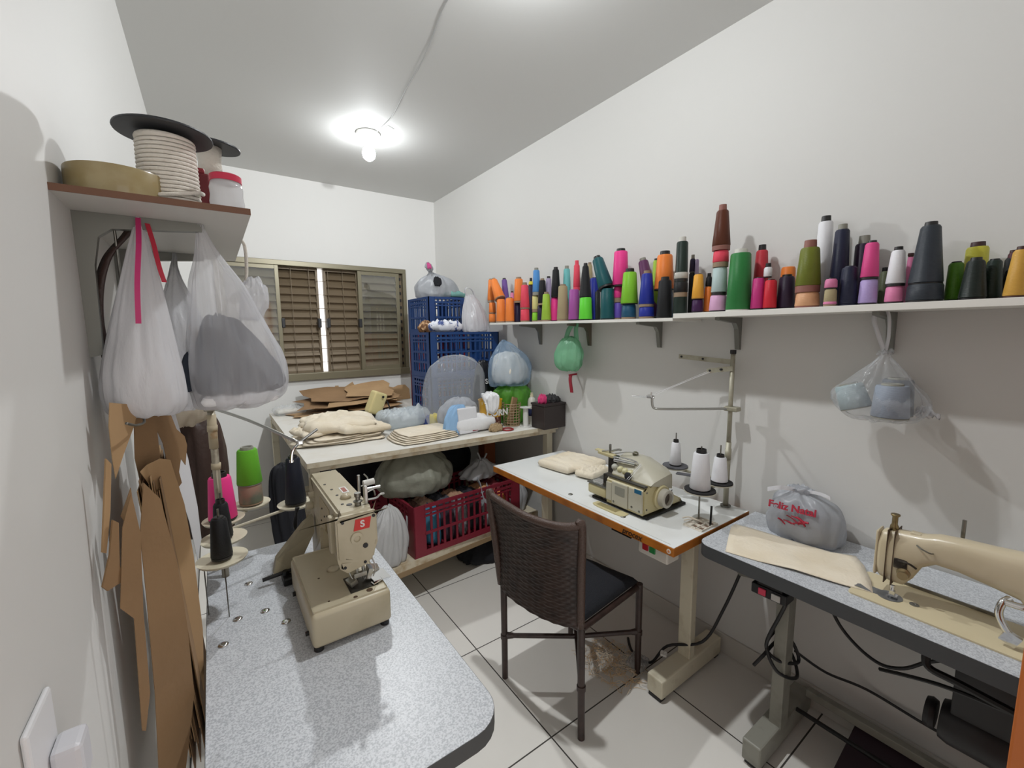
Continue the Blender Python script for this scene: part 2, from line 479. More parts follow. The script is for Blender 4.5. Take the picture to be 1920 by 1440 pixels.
solo('ceiling_patch', bm, M('patch_grey', 'b6b6b2', .7), 'small pale square patch on the ceiling right of the lamp', 'patch')

# switch plate on left wall
t = thing('switch_plate', 'white outlet plate on the left wall with a plug in it', 'switch', (X0, .69, 1.06))
obj('plate', box(bmn(), X0, X0+.007, .622, .705, 1.03, 1.145, .004), M('switch_white', 'dedee0', .3), t)
obj('plug', box(bmn(), X0+.007, X0+.035, .66, .70, 1.03, 1.085, .006), M('plug_white', 'cfcfd4', .35), t)
# ------------------------------------------------------------------ left wall shelf and what is on and under it
t = thing('shelf', 'small white shelf with brown edge on the left wall', 'shelf', (-.05, 1.36, 1.80))
obj('board', box(bmn(), X0, .087, 1.032, 1.69, 1.8005, 1.8125), M('shelf_white', 'c9c6c0', .5), t)
obj('edge_strip', box(bmn(), X0, .087, 1.0305, 1.032, 1.8005, 1.8125), M('shelf_edge_brown', '6e4a35', .5), t, label='brown edge strip')
BRK = M('bracket_grey', '80807a', .45, .5)
def bracket_l(y, par):
    bm = bmn()
    prism(bm, [(X0, y-.009, 1.8002), (X0, y-.009, 1.52), (X0+.020, y-.009, 1.525), (X0+.024, y-.009, 1.70), (X0+.034, y-.009, 1.755), (X0+.055, y-.009, 1.772), (.004, y-.009, 1.784), (.004, y-.009, 1.8002)], (0, .018, 0))
    obj('bracket', bm, BRK, par)
bracket_l(1.175, t); bracket_l(1.61, t)
# roll of tape
CY = 1.115
bm = bmn(); lathe(bm, [(.040, 0), (.074, 0), (.075, .004), (.075, .049), (.074, .052), (.040, .052), (.040, 0)], (-.119, 1.125, 1.8125), n=48)
t = thing('tape_roll', 'big roll of yellowish clear tape lying flat on the left shelf', 'tape roll', (-.119, 1.125, 1.8125))
obj('tape', bm, M('tape_amber', 'a3946e', .3, coat=.3, var=(25, '97865c', .4, .6)), t, auto=40)
obj('cardboard_core', lathe(bmn(), [(.0355, 0), (.0395, 0), (.0395, .052), (.0355, .052), (.0355, 0)], (-.119, 1.125, 1.8125), n=32), KRAFT, t, auto=40)
bm = loft(bmn(), [(-.09, 1.285, 1.8130, .02, .03), (-.09, 1.285, 1.83, .055, .07), (-.09, 1.285, 1.87, .05, .065), (-.09, 1.285, 1.893, .01, .015)], amp=.12, seed=3)
solo('plastic_bundle', bm, BAGW, 'crumpled white plastic bundle behind the tape roll on the left shelf', 'bundle', smooth=True)
# rope spools
ROPE = M('cotton_rope', 'ded8ce', .85, bump=(160, .35))
SPOOLB = M('spool_black', '26282c', .45)
def rope_body(bm, cx, cy, z0, z1, r0, r1, pitch, rr):
    n = int((z1-z0)/pitch); prof = [(0, z0)]
    for i in range(n):
        rm = r0+(r1-r0)*(i+.5)/n
        for a in range(5):
            th = -PI/2+PI*a/4
            prof.append((rm+rr*math.cos(th), z0+pitch*(i+.5)+rr*math.sin(th)*.98))
    prof.append((0, z1))
    lathe(bm, prof, (cx, cy, 0), n=40)
    for v in bm.verts:   # turns slope slightly
        v.co.z += .004*math.sin(math.atan2(v.co.y-cy, v.co.x-cx)+.8)*(1 if z0+.01 < v.co.z < z1-.01 else 0)
t = thing('rope_spool', 'large spool of white cotton rope with black flange on the left shelf', 'rope spool', (-.045, 1.135, 1.8125))
obj('flange', lathe(bmn(), [(0, 0), (.066, 0), (.067, .002), (.066, .004), (0, .004)], (-.042, 1.135, 1.8128), n=48), SPOOLB, t)
bm = bmn(); rope_body(bm, -.042, 1.135, 1.8175, 1.956, .047, .045, .0078, .0042)
tube(bm, [(-.090, 1.118, 1.826), (-.06, 1.084, 1.829), (-.02, 1.087, 1.838), (.004, 1.105, 1.848), (.012, 1.14, 1.856)], .0042)
obj('rope', bm, ROPE, t, True)
obj('flange', lathe(bmn(), [(.0, 0), (.079, 0), (.080, .002), (.079, .005), (.02, .005), (.02, .002), (0, .002)], (-.042, 1.135, 1.957), n=56), SPOOLB, t)
t = thing('rope_spool', 'smaller spool of white cord with black flange, right of the large rope spool', 'rope spool', (.036, 1.33, 1.8125))
obj('flange', lathe(bmn(), [(0, 0), (.05, 0), (.05, .004), (0, .004)], (.034, 1.33, 1.8128), n=40), SPOOLB, t)
bm = bmn(); rope_body(bm, .034, 1.33, 1.8175, 1.95, .026, .020, .006, .0034)
lathe(bm, [(0, 1.95), (.026, 1.95), (.024, 1.985), (.027, 2.018), (0, 2.018)], (.034, 1.33, 0), n=30)
obj('cord', bm, ROPE, t, True)
obj('flange', lathe(bmn(), [(0, 0), (.058, 0), (.059, .002), (.058, .005), (0, .005)], (.042, 1.33, 2.02), axis=(.05, -.05, 1), n=48), SPOOLB, t)
bm = bmn(); tube(bm, [(.062, 1.345, 1.822), (.094, 1.42, 1.818), (.101, 1.44, 1.79), (.100, 1.45, 1.74), (.094, 1.45, 1.70)], .0045); lathe(bm, [(0, 0), (.006, .002), (.007, .01), (0, .014)], (.094, 1.45, 1.688), n=10)
obj('loose_end', bm, ROPE, t, True)
# jar with red lid, dark red box
t = thing('jar', 'round clear jar with red lid and white filling at the shelf corner', 'jar', (.053, 1.09, 1.8125))
bm = lathe(bmn(), [(0, 0), (.026, 0), (.030, .006), (.031, .02), (.029, .034), (.030, .048), (.027, .06), (0, .06)], (.052, 1.092, 1.8128), n=32)
obj('body', bm, plastic_mat('jar_plastic', 'eeeef0', .2, .15), t, True)
obj('lid', lathe(bmn(), [(0, .060), (.0285, .060), (.0285, .072), (.026, .074), (.012, .074), (.0, .070)], (.052, 1.092, 1.8128), n=32), M('lid_red', 'c62a4a', .35), t, auto=40, label='red lid')
t = thing('red_tin', 'dark red box half hidden between the two spools on the left shelf', 'box', (.012, 1.24, 1.8125))
obj('body', box(bmn(), -.012, .028, 1.225, 1.27, 1.8128, 1.925, .004), M('dark_red', '6e1620', .5), t)
obj('cap', box(bmn(), -.010, .020, 1.228, 1.267, 1.925, 1.937, .004), M('dark_red2', '8c1d2a', .4), t)

# bags hanging from the bracket arm
def handles(bm, pts, w=.012):
    for p in pts: ribbon(bm, p, w, .0015, (1, .2, 0))
t = thing('plastic_bag', 'white drawstring bag hanging nearest the left wall under the shelf', 'bag', (-.115, 1.14, 1.40))
bm = loft(bmn(), [(-.116, 1.15, 1.398, .015, .012), (-.116, 1.15, 1.402, .055, .040), (-.116, 1.15, 1.43, .067, .056), (-.117, 1.15, 1.49, .065, .058), (-.113, 1.15, 1.57, .052, .045), (-.107, 1.155, 1.67, .033, .026), (-.102, 1.165, 1.75, .016, .012), (-.101, 1.172, 1.79, .006, .006), (-.101, 1.172, 1.802, .005, .012)], n=72, levels=40, amp=.12, seed=11, fine=.008)
obj('sack', bm, BAGW, t, True)
PINK = M('pink_ribbon', 'c22a6e', .5); REDR = M('red_ribbon', 'b8283f', .5)
bm = bmn(); ribbon(bm, [(-.099, 1.158, 1.797), (-.099, 1.118, 1.74), (-.1055, 1.092, 1.66), (-.110, 1.087, 1.585)], .0085, .0012, (1, .1, 0))
obj('ribbon', bm, PINK, t, label='pink drawstring ribbon')
bm = bmn(); ribbon(bm, [(-.086, 1.16, 1.788), (-.078, 1.14, 1.745), (-.072, 1.12, 1.70), (-.066, 1.115, 1.668)], .008, .0012, (1, .3, 0))
obj('ribbon', bm, REDR, t, label='red drawstring ribbon')
bm = loft(bmn(), [(-.116, 1.15, 1.408, .02, .012), (-.116, 1.15, 1.414, .050, .034), (-.116, 1.15, 1.45, .057, .044), (-.114, 1.15, 1.51, .053, .042), (-.112, 1.15, 1.55, .03, .025), (-.112, 1.15, 1.56, .005, .005)], amp=.15, seed=5)
solo('folded_garment', bm, WHITECL, 'white cloth bundled inside the white drawstring bag', 'cloth', smooth=True)

t = thing('plastic_bag', 'clear white carrier bag hanging from the bracket tip, dark cloth inside', 'bag', (.05, 1.24, 1.385))
bm = loft(bmn(), [(.035, 1.235, 1.386, .02, .02), (.040, 1.235, 1.390, .075, .05), (.052, 1.235, 1.415, .098, .072), (.055, 1.235, 1.46, .106, .078), (.052, 1.23, 1.52, .098, .074), (.040, 1.225, 1.60, .075, .056), (.026, 1.215, 1.68, .052, .036), (.012, 1.20, 1.74, .024, .016), (.003, 1.18, 1.785, .009, .007), (.001, 1.175, 1.803, .007, .012)], n=84, levels=46, amp=.15, seed=23, fine=.008, freq=2.6)
obj('sack', bm, plastic_mat('translucent_bag_film', 'ececf0', .48, .16, .5, (30, .9)), t, True)
bm = loft(bmn(), [(.085, 1.25, 1.60, .022, .02), (.098, 1.25, 1.64, .028, .026), (.10, 1.255, 1.675, .026, .022), (.098, 1.255, 1.70, .012, .010)], amp=.25, seed=4, levels=16)
obj('handle_flap', bm, plastic_mat('translucent_bag_film', '', .3), t, True)
bm = loft(bmn(), [(.050, 1.235, 1.425, .03, .03), (.050, 1.235, 1.432, .086, .058), (.045, 1.235, 1.47, .090, .060), (.040, 1.235, 1.52, .078, .054), (.030, 1.232, 1.565, .050, .04), (.020, 1.23, 1.60, .022, .02), (.018, 1.23, 1.605, .005, .005)], amp=.32, seed=8, freq=3)
solo('folded_garment', bm, M('slate_cloth', '3c4350', .9), 'slate grey cloth bundled in the clear hanging bag', 'cloth', smooth=True)
bm = pillow(bmn(), (.05, 1.235, 1.394), .17, .115, .032, 0, 5, .004)
solo('folded_garment', bm, WHITECL, 'white cloth at the bottom of the clear hanging bag', 'cloth', smooth=True)

t = thing('plastic_bag', 'printed white bag squeezed behind the two hanging bags', 'bag', (-.05, 1.42, 1.43))
bm = loft(bmn(), [(-.04, 1.43, 1.37, .02, .02), (-.04, 1.43, 1.375, .055, .04), (-.045, 1.43, 1.45, .072, .05), (-.055, 1.43, 1.55, .06, .045), (-.06, 1.43, 1.63, .04, .03), (-.065, 1.50, 1.73, .012, .010), (-.065, 1.595, 1.785, .006, .006), (-.065, 1.607, 1.802, .006, .010)], n=60, levels=36, amp=.1, seed=31)
obj('sack', bm, BAGW, t, True)
YP = M('ochre_print', 'b98a2c', .5); BP = M('blue_print', '23306a', .5)
R = axes((1, .1, .0), (-.2, 0, 1))
bm = bmn(); prism(bm, [(-.042, 1.366, 1.585), (-.030, 1.368, 1.59), (-.012, 1.370, 1.535), (-.020, 1.369, 1.515), (-.034, 1.366, 1.53)], (0, -.001, 0))
obj('print', bm, YP, t, label='ochre print')
text('lettering', 'CASA', .022, (-.020, 1.360, 1.455), R, BP, t)

# strap and dark bags further down
bm = bmn(); ribbon(bm, [(-.112, 1.19, 1.787), (-.125, 1.19, 1.765), (-.156, 1.19, 1.72), (-.174, 1.19, 1.66), (-.181, 1.19, 1.59), (-.178, 1.20, 1.53), (-.168, 1.22, 1.45), (-.158, 1.24, 1.36)], .020, .004, (.75, -.5, .25))
t = thing('shoulder_strap', 'dark brown leather shoulder strap looped over the bracket by the wall', 'strap', (-.15, 1.2, 1.36))
obj('strap', bm, M('strap_leather', '3d2a25', .45, bump=(120, .3)), t, True)
t = thing('leather_bag', 'dark brown bag hanging on the left wall behind the thread stand', 'bag', (-.07, 2.2, .70))
bm = loft(bmn(), [(-.06, 2.2, .72, .05, .06), (-.06, 2.2, .73, .09, .10), (-.07, 2.2, .9, .095, .12), (-.07, 2.2, 1.1, .09, .11), (-.08, 2.2, 1.22, .07, .09), (-.09, 2.2, 1.24, .03, .04)], amp=.06, seed=2)
obj('body', bm, BROWNLEATHER, t, True)
bm = bmn(); ribbon(bm, [(-.12, 2.15, 1.24), (-.16, 2.15, 1.5), (X0+.012, 2.15, 1.66), (-.16, 2.22, 1.5), (-.1, 2.24, 1.24)], .018, .003, (0, 1, 0)); obj('strap', bm, BROWNLEATHER, t, True)
obj('nail', cyl(bmn(), (X0, 2.15, 1.655), (X0+.04, 2.15, 1.66), .004), DSTEEL, t)
bm = loft(bmn(), [(-.11, 2.0, 1.225, .015, .015), (-.105, 2.0, 1.235, .06, .07), (-.10, 2.0, 1.28, .085, .10), (-.10, 2.0, 1.34, .08, .09), (-.12, 2.0, 1.40, .05, .05), (-.16, 2.0, 1.50, .01, .012), (X0+.006, 2.0, 1.56, .008, .008)], amp=.16, seed=6)
solo('plastic_bag', bm, plastic_mat('beige_bag_film', 'cfc4b4', .1), 'beige knotted bag on the left wall behind the hanging carrier bags', 'bag', smooth=True)

# hanging cardboard sewing patterns
t = thing('wire_hook', 'bent wire hook under the left shelf bracket holding the patterns', 'hook', (-.13, 1.19, 1.40))
bm = bmn(); tube(bm, [(-.14, 1.183, 1.806), (-.14, 1.19, 1.7), (-.140, 1.205, 1.45), (-.135, 1.20, 1.40), (-.125, 1.15, 1.385), (-.13, 1.08, 1.39), (-.14, 1.05, 1.40)], .0025)
obj('wire', bm, DSTEEL, t, True)
SHEETS = {
    'H1': [(-0.141, 1.143, 1.282), (-0.131, 1.159, 1.291), (-0.111, 1.189, 1.294), (-0.096, 1.21, 1.283), (-0.081, 1.233, 1.167), (-0.075, 1.242, 1.035), (-0.073, 1.246, 0.836), (-0.082, 1.232, 0.69), (-0.091, 1.218, 0.655), (-0.099, 1.207, 0.689), (-0.1, 1.205, 0.872), (-0.11, 1.191, 1.094), (-0.121, 1.174, 1.215)],
    'H2': [(-0.13, 1.079, 1.275), (-0.111, 1.109, 1.228), (-0.098, 1.128, 1.081), (-0.093, 1.136, 0.925), (-0.094, 1.135, 0.755), (-0.112, 1.106, 0.656), (-0.13, 1.079, 0.561), (-0.158, 1.038, 0.623), (-0.148, 1.053, 0.847), (-0.144, 1.059, 1.038), (-0.142, 1.062, 1.18)],
    'H3': [(-0.141, 1.014, 1.276), (-0.136, 1.021, 1.195), (-0.144, 1.009, 1.044), (-0.148, 1.003, 0.885), (-0.158, 0.987, 0.824), (-0.162, 0.982, 0.831), (-0.158, 0.989, 0.955), (-0.155, 0.992, 1.048), (-0.168, 0.973, 1.084), (-0.155, 0.992, 1.222)],
    'H4': [(-0.163, 1.071, 1.439), (-0.128, 1.123, 1.423), (-0.138, 1.108, 1.383), (-0.154, 1.085, 1.337), (-0.167, 1.065, 1.295), (-0.168, 1.064, 1.334), (-0.167, 1.064, 1.395)],
    'H5': [(-0.166, 0.994, 1.351), (-0.161, 0.999, 1.339), (-0.169, 0.991, 1.256), (-0.179, 0.981, 1.187), (-0.183, 0.977, 1.192)],
    'H6': [(-0.166, 0.984, 1.243), (-0.16, 0.99, 1.234), (-0.165, 0.985, 1.158), (-0.161, 0.989, 1.126), (-0.172, 0.978, 1.126), (-0.181, 0.969, 1.124), (-0.186, 0.964, 1.136), (-0.174, 0.976, 1.185)],
    'H7': [(-0.159, 1.017, 1.236), (-0.144, 1.039, 1.28), (-0.143, 1.04, 1.19), (-0.142, 1.041, 1.151), (-0.152, 1.027, 1.208)],
    'H8': [(-0.118, 1.288, 1.387), (-0.097, 1.32, 1.383), (-0.087, 1.334, 1.33), (-0.074, 1.354, 1.306), (-0.071, 1.358, 1.281), (-0.078, 1.348, 1.232), (-0.085, 1.338, 1.253), (-0.091, 1.328, 1.222), (-0.088, 1.332, 1.192), (-0.104, 1.308, 1.175), (-0.108, 1.303, 1.239), (-0.113, 1.296, 1.307), (-0.122, 1.281, 1.35)],
    'H9': [(-0.135, 1.393, 1.374), (-0.096, 1.451, 1.368), (-0.078, 1.478, 1.218), (-0.069, 1.492, 1.07), (-0.068, 1.493, 0.971), (-0.081, 1.474, 0.918), (-0.089, 1.462, 1.038), (-0.106, 1.436, 1.173), (-0.129, 1.401, 1.26)],
    'H10': [(-0.145, 1.188, 1.405), (-0.115, 1.232, 1.389), (-0.115, 1.233, 1.284), (-0.127, 1.215, 1.241), (-0.148, 1.184, 1.254), (-0.151, 1.178, 1.304)],
    'H11': [(-0.152, 1.086, 1.283), (-0.138, 1.108, 1.279), (-0.109, 1.152, 1.183), (-0.093, 1.175, 0.993), (-0.09, 1.181, 0.718), (-0.103, 1.16, 0.546), (-0.138, 1.107, 0.592), (-0.148, 1.092, 0.878), (-0.15, 1.089, 1.116)],
}
SLAB = {'H1': 'wide brown card pattern in front of the hanging stack, rounded top', 'H2': 'long brown card pattern reaching lowest in the hanging stack', 'H3': 'narrow brown card pattern with a hooked tail, left in the hanging stack',
 'H4': 'pale brown card pattern at the top left of the hanging stack', 'H5': 'thin yellowish card strip at the far left of the hanging stack', 'H6': 'short brown card pattern with a flared lower end, far left in the stack',
 'H7': 'small triangular card pattern in the left middle of the hanging stack', 'H8': 'notched brown card pattern at the top right of the hanging stack', 'H9': 'white paper pattern behind the brown ones, next to the table',
 'H10': 'dark brown card pattern behind the top of the hanging stack', 'H11': 'long dark-edged card pattern just behind the widest one'}
def sheet(name, pts, mat, label, cat, group, vec, th=.0012):
    v = Vector(vec).normalized()*th
    return solo(name, prism(bmn(), pts, v), mat, label, cat, group)
WPAPER = M('white_paper', 'd9dade', .8)
for k, pts in SHEETS.items():
    if k == 'H11': continue
    sheet('card_pattern', pts, WPAPER if k == 'H9' else (KRAFTL if k in ('H4', 'H5', 'H1') else KRAFT), SLAB[k], 'pattern', 'hanging card patterns', (.8, -.6, 0), .003 if k in ('H5', 'H6') else .0012)
# the many sheets behind show only their edges
for i in range(11):
    xt = -.1475+.0034*i; xb = xt+.034+.002*math.sin(i*2.1); ya = 1.128+.004*i+.005*math.sin(i*1.7); zt = 1.245+.02*math.sin(i*1.3); zb = .60+.05*math.sin(i*2.3)
    pts = [(xt, ya, zt), (xt, ya+.24, zt+.02), (xb, ya+.26, zb+.03), (xb, ya+.01, zb), ((xt+xb)/2, ya-.004, (zt+zb)/2)]
    sheet('card_pattern', pts, KRAFT if i % 3 else KRAFTL, 'brown card pattern inside the hanging stack, only its edge showing', 'pattern', 'hanging card patterns', (1, 0, 0), .0014)
# ------------------------------------------------------------------ left sewing table with bar-tack machine
t = thing('sewing_table', 'grey speckled sewing table in the left foreground with rounded corners', 'table', (.19, 1.23, 0))
EDGE = M('dark_table_edge', '3f4143', .5)
bm = prism(bmn(), rrect(-.072, .448, .665, 1.80, .075, .722), (0, 0, .0375)); obj('tabletop', bm, EDGE, t, auto=40, label='dark edge band')
bm = prism(bmn(), rrect(-.071, .447, .666, 1.799, .074, .7592), (0, 0, .0010)); obj('laminate', bm, GREYLAM, t, auto=40)
bm = bmn(); box(bm, .03, .36, .72, 1.0, .655, .721, .006); obj('drawer', bm, EDGE, t)
for x, y in ((.01, 1.15), (.36, 1.15)):
    box_ = bmn(); box(box_, x-.02, x+.02, y-.025, y+.025, .05, .721, .003); obj('leg', box_, GREYPAINT, t)
    box_ = bmn(); box(box_, x-.03, x+.03, y-.28, y+.28, 0.0, .05, .006); obj('foot', box_, GREYPAINT, t)
for x, y in ((.039, 1.552), (.068, 1.363), (.001, 1.368), (.111, 1.274), (.117, 1.562), (-.035, 1.27)):
    bm = lathe(bmn(), [(.0, .7602), (.0125, .7602), (.012, .7625), (.006, .7645), (0, .7635)], (x, y, 0), n=20); obj('plug', bm, CHROME, t, True)

# bar-tack machine
t = thing('sewing_machine', 'beige industrial machine with red S badge on the left table', 'sewing machine', (.25, 1.3, .7603))
bm = bmn(); box(bm, .150, .352, 1.09, 1.435, .770, .863, .012, 3); obj('base', bm, BEIGEP, t, auto=35)
bm = bmn(); box(bm, .156, .346, 1.10, 1.43, .8632, .8645, .004)
obj('base_lid', bm, BEIGEP, t)
for x, y in ((.165, 1.105), (.335, 1.105), (.165, 1.42), (.335, 1.42)):
    obj('rubber_foot', cyl(bmn(), (x, y, .7606), (x, y, .772), .012), BLACK, t)
bm = bmn(); 
# arm: side outline (y,z) extruded in x, tapered a little to the back
def arm_pts(x):
    return [(x, 1.15, .955), (x, 1.15, 1.075), (x, 1.158, 1.083), (x, 1.56, 1.083), (x, 1.585, 1.07), (x, 1.60, 1.02), (x, 1.60, .775), (x, 1.44, .775), (x, 1.435, .90), (x, 1.415, .945), (x, 1.36, .955), (x, 1.26, .958), (x, 1.245, .925), (x, 1.165, .925)]
prism(bm, arm_pts(.242), (.092, 0, 0))
bmesh.ops.bevel(bm, geom=[e for e in bm.edges if abs((e.verts[0].co-e.verts[1].co).x) < .01], offset=.007, segments=3, affect='EDGES')
obj('arm', bm, BEIGEP, t, auto=40)
FX0, FX1 = .232, .338
bm = prism(bmn(), [(FX0, 1.152, 1.078), (FX1-.004, 1.152, 1.078), (FX1, 1.152, 1.072), (FX1, 1.152, .985), (FX1-.016, 1.152, .945), (FX1-.03, 1.152, .928), (FX0+.022, 1.152, .918), (FX0+.004, 1.152, .935), (FX0-.002, 1.152, .96), (FX0-.002, 1.152, 1.074)], (0, -.014, 0))
bmesh.ops.bevel(bm, geom=[e for e in bm.edges if all(v.co.y < 1.14 for v in e.verts)], offset=.004, segments=2, affect='EDGES')
obj('face_plate', bm, BEIGEP, t, auto=30)
FY = 1.1375
bm = prism(bmn(), [(.274, FY, 1.033), (.280, FY, 1.064), (.322, FY, 1.064), (.316, FY, 1.033)], (0, -.0012, 0)); bd = obj('badge', bm, M('badge_red', 'c8261e', .4), t, label='red badge')
text('letter', 'S', .026, (.298, FY-.0014, 1.0485), axes((1, 0, 0), (0, 0, 1)), WHITE, bd, bold=.0008)
bm = bmn(); lathe(bm, [(0, 0), (.017, 0), (.016, .005), (.009, .006), (.007, .002), (0, .002)], (.281, FY, 1.012), axis=(0, -1, 0)); obj('boss', bm, BEIGEP, t, auto=40)
bm = bmn()
for x, z, r in ((.247, 1.064, .004), (.329, 1.064, .0045), (.303, .985, .007), (.247, .938, .004), (.300, .938, .004)): cyl(bm, (x, FY+.001, z), (x, FY-.002, z), r, n=10)
parts('screw', bm, BLACK, t)
# left side: recessed panel, labels, knob
bm = bmn(); box(bm, .2395, .2422, 1.27, 1.40, .965, 1.055, .001); obj('side_panel', bm, M('beige_panel', 'b3a687', .45), t)
bm = bmn(); prism(bm, [(.2385, 1.30, .972), (.2385, 1.33, .972), (.2385, 1.315, 1.0)], (-.0008, 0, 0)); obj('warning_sticker', bm, M('sticker_tan', '9a8a60', .6), t)
bm = bmn()
for y, z in ((1.36, 1.03), (1.29, 1.03), (1.27, .985), (1.38, .985), (1.33, 1.015)): cyl(bm, (.242, y, z), (.2375, y, z), .003, n=8)
parts('screw', bm, BLACK, t)
bm = bmn(); box(bm, .226, .243, 1.20, 1.225, .955, 1.06, .004); obj('lift_rod', bm, BEIGEP, t)
bm = bmn(); lathe(bm, [(0, 0), (.012, 0), (.014, .006), (.012, .022), (0, .022)], (.242, 1.53, .985), axis=(-1, 0, 0)); lathe(bm, [(0, 0), (.010, 0), (.010, .016), (0, .016)], (.242, 1.50, 1.03), axis=(-1, 0, 0)); parts('pulley_knob', bm, BEIGEP, t, auto=40)
# top: sticker, oil cap, tension posts, spool
ZT = 1.0835
bm = bmn(); obox(bm, (.300, 1.335, ZT), (.020, .055, .0008)); st = obj('sticker', bm, WHITE, t); bm = bmn(); obox(bm, (.300, 1.335, ZT+.0006), (.012, .040, .0006)); obj('sticker_text_bar', bm, M('sticker_red', '9c5a4c', .6), st)
bm = bmn(); lathe(bm, [(0, 0), (.016, 0), (.013, .008), (.006, .012), (0, .012)], (.288, 1.265, ZT), n=20); obj('oil_cap', bm, M('oil_cap_plastic', 'b9ad93', .3, coat=.3), t, True)
bm = bmn(); lathe(bm, [(0, 0), (.009, 0), (.009, .008), (.012, .010), (.012, .013), (.006, .016), (.006, .024), (.009, .026), (.009, .036), (0, .036)], (.302, 1.187, ZT), n=16)
obj('tension_post', bm, DSTEEL, t, auto=30)
bm = bmn(); box(bm, .320, .328, 1.178, 1.188, ZT, ZT+.052, .001); cyl(bm, (.324, 1.25, ZT), (.324, 1.25, ZT+.065), .004); cyl(bm, (.335, 1.24, ZT-.01), (.335, 1.24, ZT+.03), .003)
tube(bm, [(.33, 1.25, ZT+.03), (.345, 1.25, ZT+.035), (.35, 1.25, ZT+.05), (.340, 1.25, ZT+.065)], .002); tube(bm, [(.33, 1.185, ZT+.01), (.352, 1.18, ZT+.012), (.362, 1.178, ZT+.02), (.374, 1.178, ZT+.02)], .003); tube(bm, [(.33, 1.20, ZT+.025), (.35, 1.20, ZT+.03), (.355, 1.2, ZT+.012)], .002)
cyl(bm, (.33, 1.215, ZT+.03), (.375, 1.215, ZT+.03), .004)
parts('thread_rod', bm, STEEL, t)
bm = bmn(); lathe(bm, [(0, 0), (.009, 0), (.009, .032), (0, .032)], (.335, 1.245, ZT+.038), axis=(1, 0, .05)); obj('bobbin', bm, M('bobbin_white', 'd4d2cc', .5), t, auto=30)
bm = bmn()
for x, y in ((.262, 1.42), (.27, 1.36), (.272, 1.30), (.268, 1.22), (.31, 1.56)): cyl(bm, (x, y, ZT-.002), (x, y, ZT+.0008), .004, n=10)
cyl(bm, (.283, 1.205, ZT-.002), (.283, 1.205, ZT+.0008), .008)
parts('oil_hole', bm, BLACK, t)
# needle, foot, clamp, plate
bm = bmn()
cyl(bm, (.285, 1.172, .925), (.285, 1.172, .895), .004); cyl(bm, (.303, 1.175, .925), (.303, 1.175, .873), .0045); cyl(bm, (.285, 1.172, .895), (.285, 1.172, .868), .0012, n=6)
obox(bm, (.292, 1.165, .892), (.034, .010, .012)); obox(bm, (.316, 1.17, .888), (.012, .03, .03), (0, .3, 0)); tube(bm, [(.323, 1.165, .94), (.333, 1.16, .90), (.322, 1.15, .88)], .0018)
obox(bm, (.268, 1.165, .878), (.02, .03, .014), (0, -.3, .2)); tube(bm, [(.26, 1.17, .92), (.268, 1.165, .89), (.282, 1.16, .872)], .002)
obj('needle_bar', bm, STEEL, t)
bm = bmn(); obox(bm, (.342, 1.165, .872), (.05, .055, .002), (.05, .12, .1)); obox(bm, (.337, 1.195, .885), (.035, .02, .002), (.5, .4, .3)); obox(bm, (.33, 1.14, .870), (.03, .016, .002), (0, -.1, .2)); obj('clamp_plate', bm, CHROME, t)
bm = bmn(); obox(bm, (.293, 1.172, .8652), (.075, .085, .0014)); obj('needle_plate', bm, M('dark_plate', '4a4742', .35, .7), t)
bm = bmn()
for x, y, r in ((.262, 1.108, .0055), (.302, 1.118, .0085), (.20, 1.13, .003), (.20, 1.26, .003)): cyl(bm, (x, y, .8640), (x, y, .8652), r, n=14)
parts('lid_screw', bm, M('lid_screw_dark', '55402e', .5, .3), t)
bm = bmn(); lathe(bm, [(0, 0), (.018, 0), (.014, .007), (0, .009)], (.245, 1.285, .8645), n=20); obj('thread_dish', bm, BEIGEP, t, True)
# tilt lever at the back left and side knobs
bm = bmn(); prism(bm, [(.108, 1.515, .785), (.170, 1.49, .785), (.235, 1.50, .90), (.235, 1.50, .955), (.205, 1.51, .93), (.12, 1.53, .825)], (0, .03, 0)); obj('side_bracket', bm, M('bracket_olive', '8f866e', .5), t)
bm = bmn(); cyl(bm, (.075, 1.50, .785), (.16, 1.50, .792), .006); cyl(bm, (.14, 1.49, .7612), (.14, 1.49, .80), .009); cyl(bm, (.17, 1.47, .7612), (.17, 1.47, .79), .008); box(bm, .13, .19, 1.46, 1.53, .7608, .785, .004); cyl(bm, (.1505, 1.36, .785), (.142, 1.36, .785), .007); cyl(bm, (.1505, 1.15, .785), (.142, 1.15, .785), .006)
parts('lever', bm, BLACKM, t)
bm = bmn()
P = [(.20, 1.60, .96), (.195, 1.61, .90), (.19, 1.60, .85), (.17, 1.55, .80)]
tube(bm, P, .005); tube(bm, [(p[0]+.006*(-1)**i, p[1], p[2]) for i, p in enumerate(P)], .004); obj('cable', bm, BLACK, t, True)

# thread stand
CREAMD = M('cream_disc', 'cfc7b0', .45)
t = thing('thread_stand', 'cream thread stand with round discs at the back of the left table', 'thread stand', (-.02, 1.65, .7603))
bm = bmn(); cyl(bm, (-.02, 1.65, .7605), (-.016, 1.65, 1.33), .0105); obj('pole', bm, M('pole_steel', 'a79f8e', .4, .5, var=(20, '7c7160', .5, .7)), t, True)
bm = bmn()
for z0, z1, r in ((1.13, 1.15, .0135), (1.20, 1.31, .0128), (1.255, 1.275, .0145)): cyl(bm, (-.0175, 1.65, z0), (-.0165, 1.65, z1), r)
parts('tape_wrap', bm, M('masking_tape', 'b4a68c', .7, var=(25, 'a87c48', .55, .7)), t, smooth=True)
bm = bmn(); obox(bm, (-.02, 1.65, 1.335), (.03, .03, .025), bev=.003); obj('clamp', bm, M('clamp_grey', '9a958a', .45, .4), t)
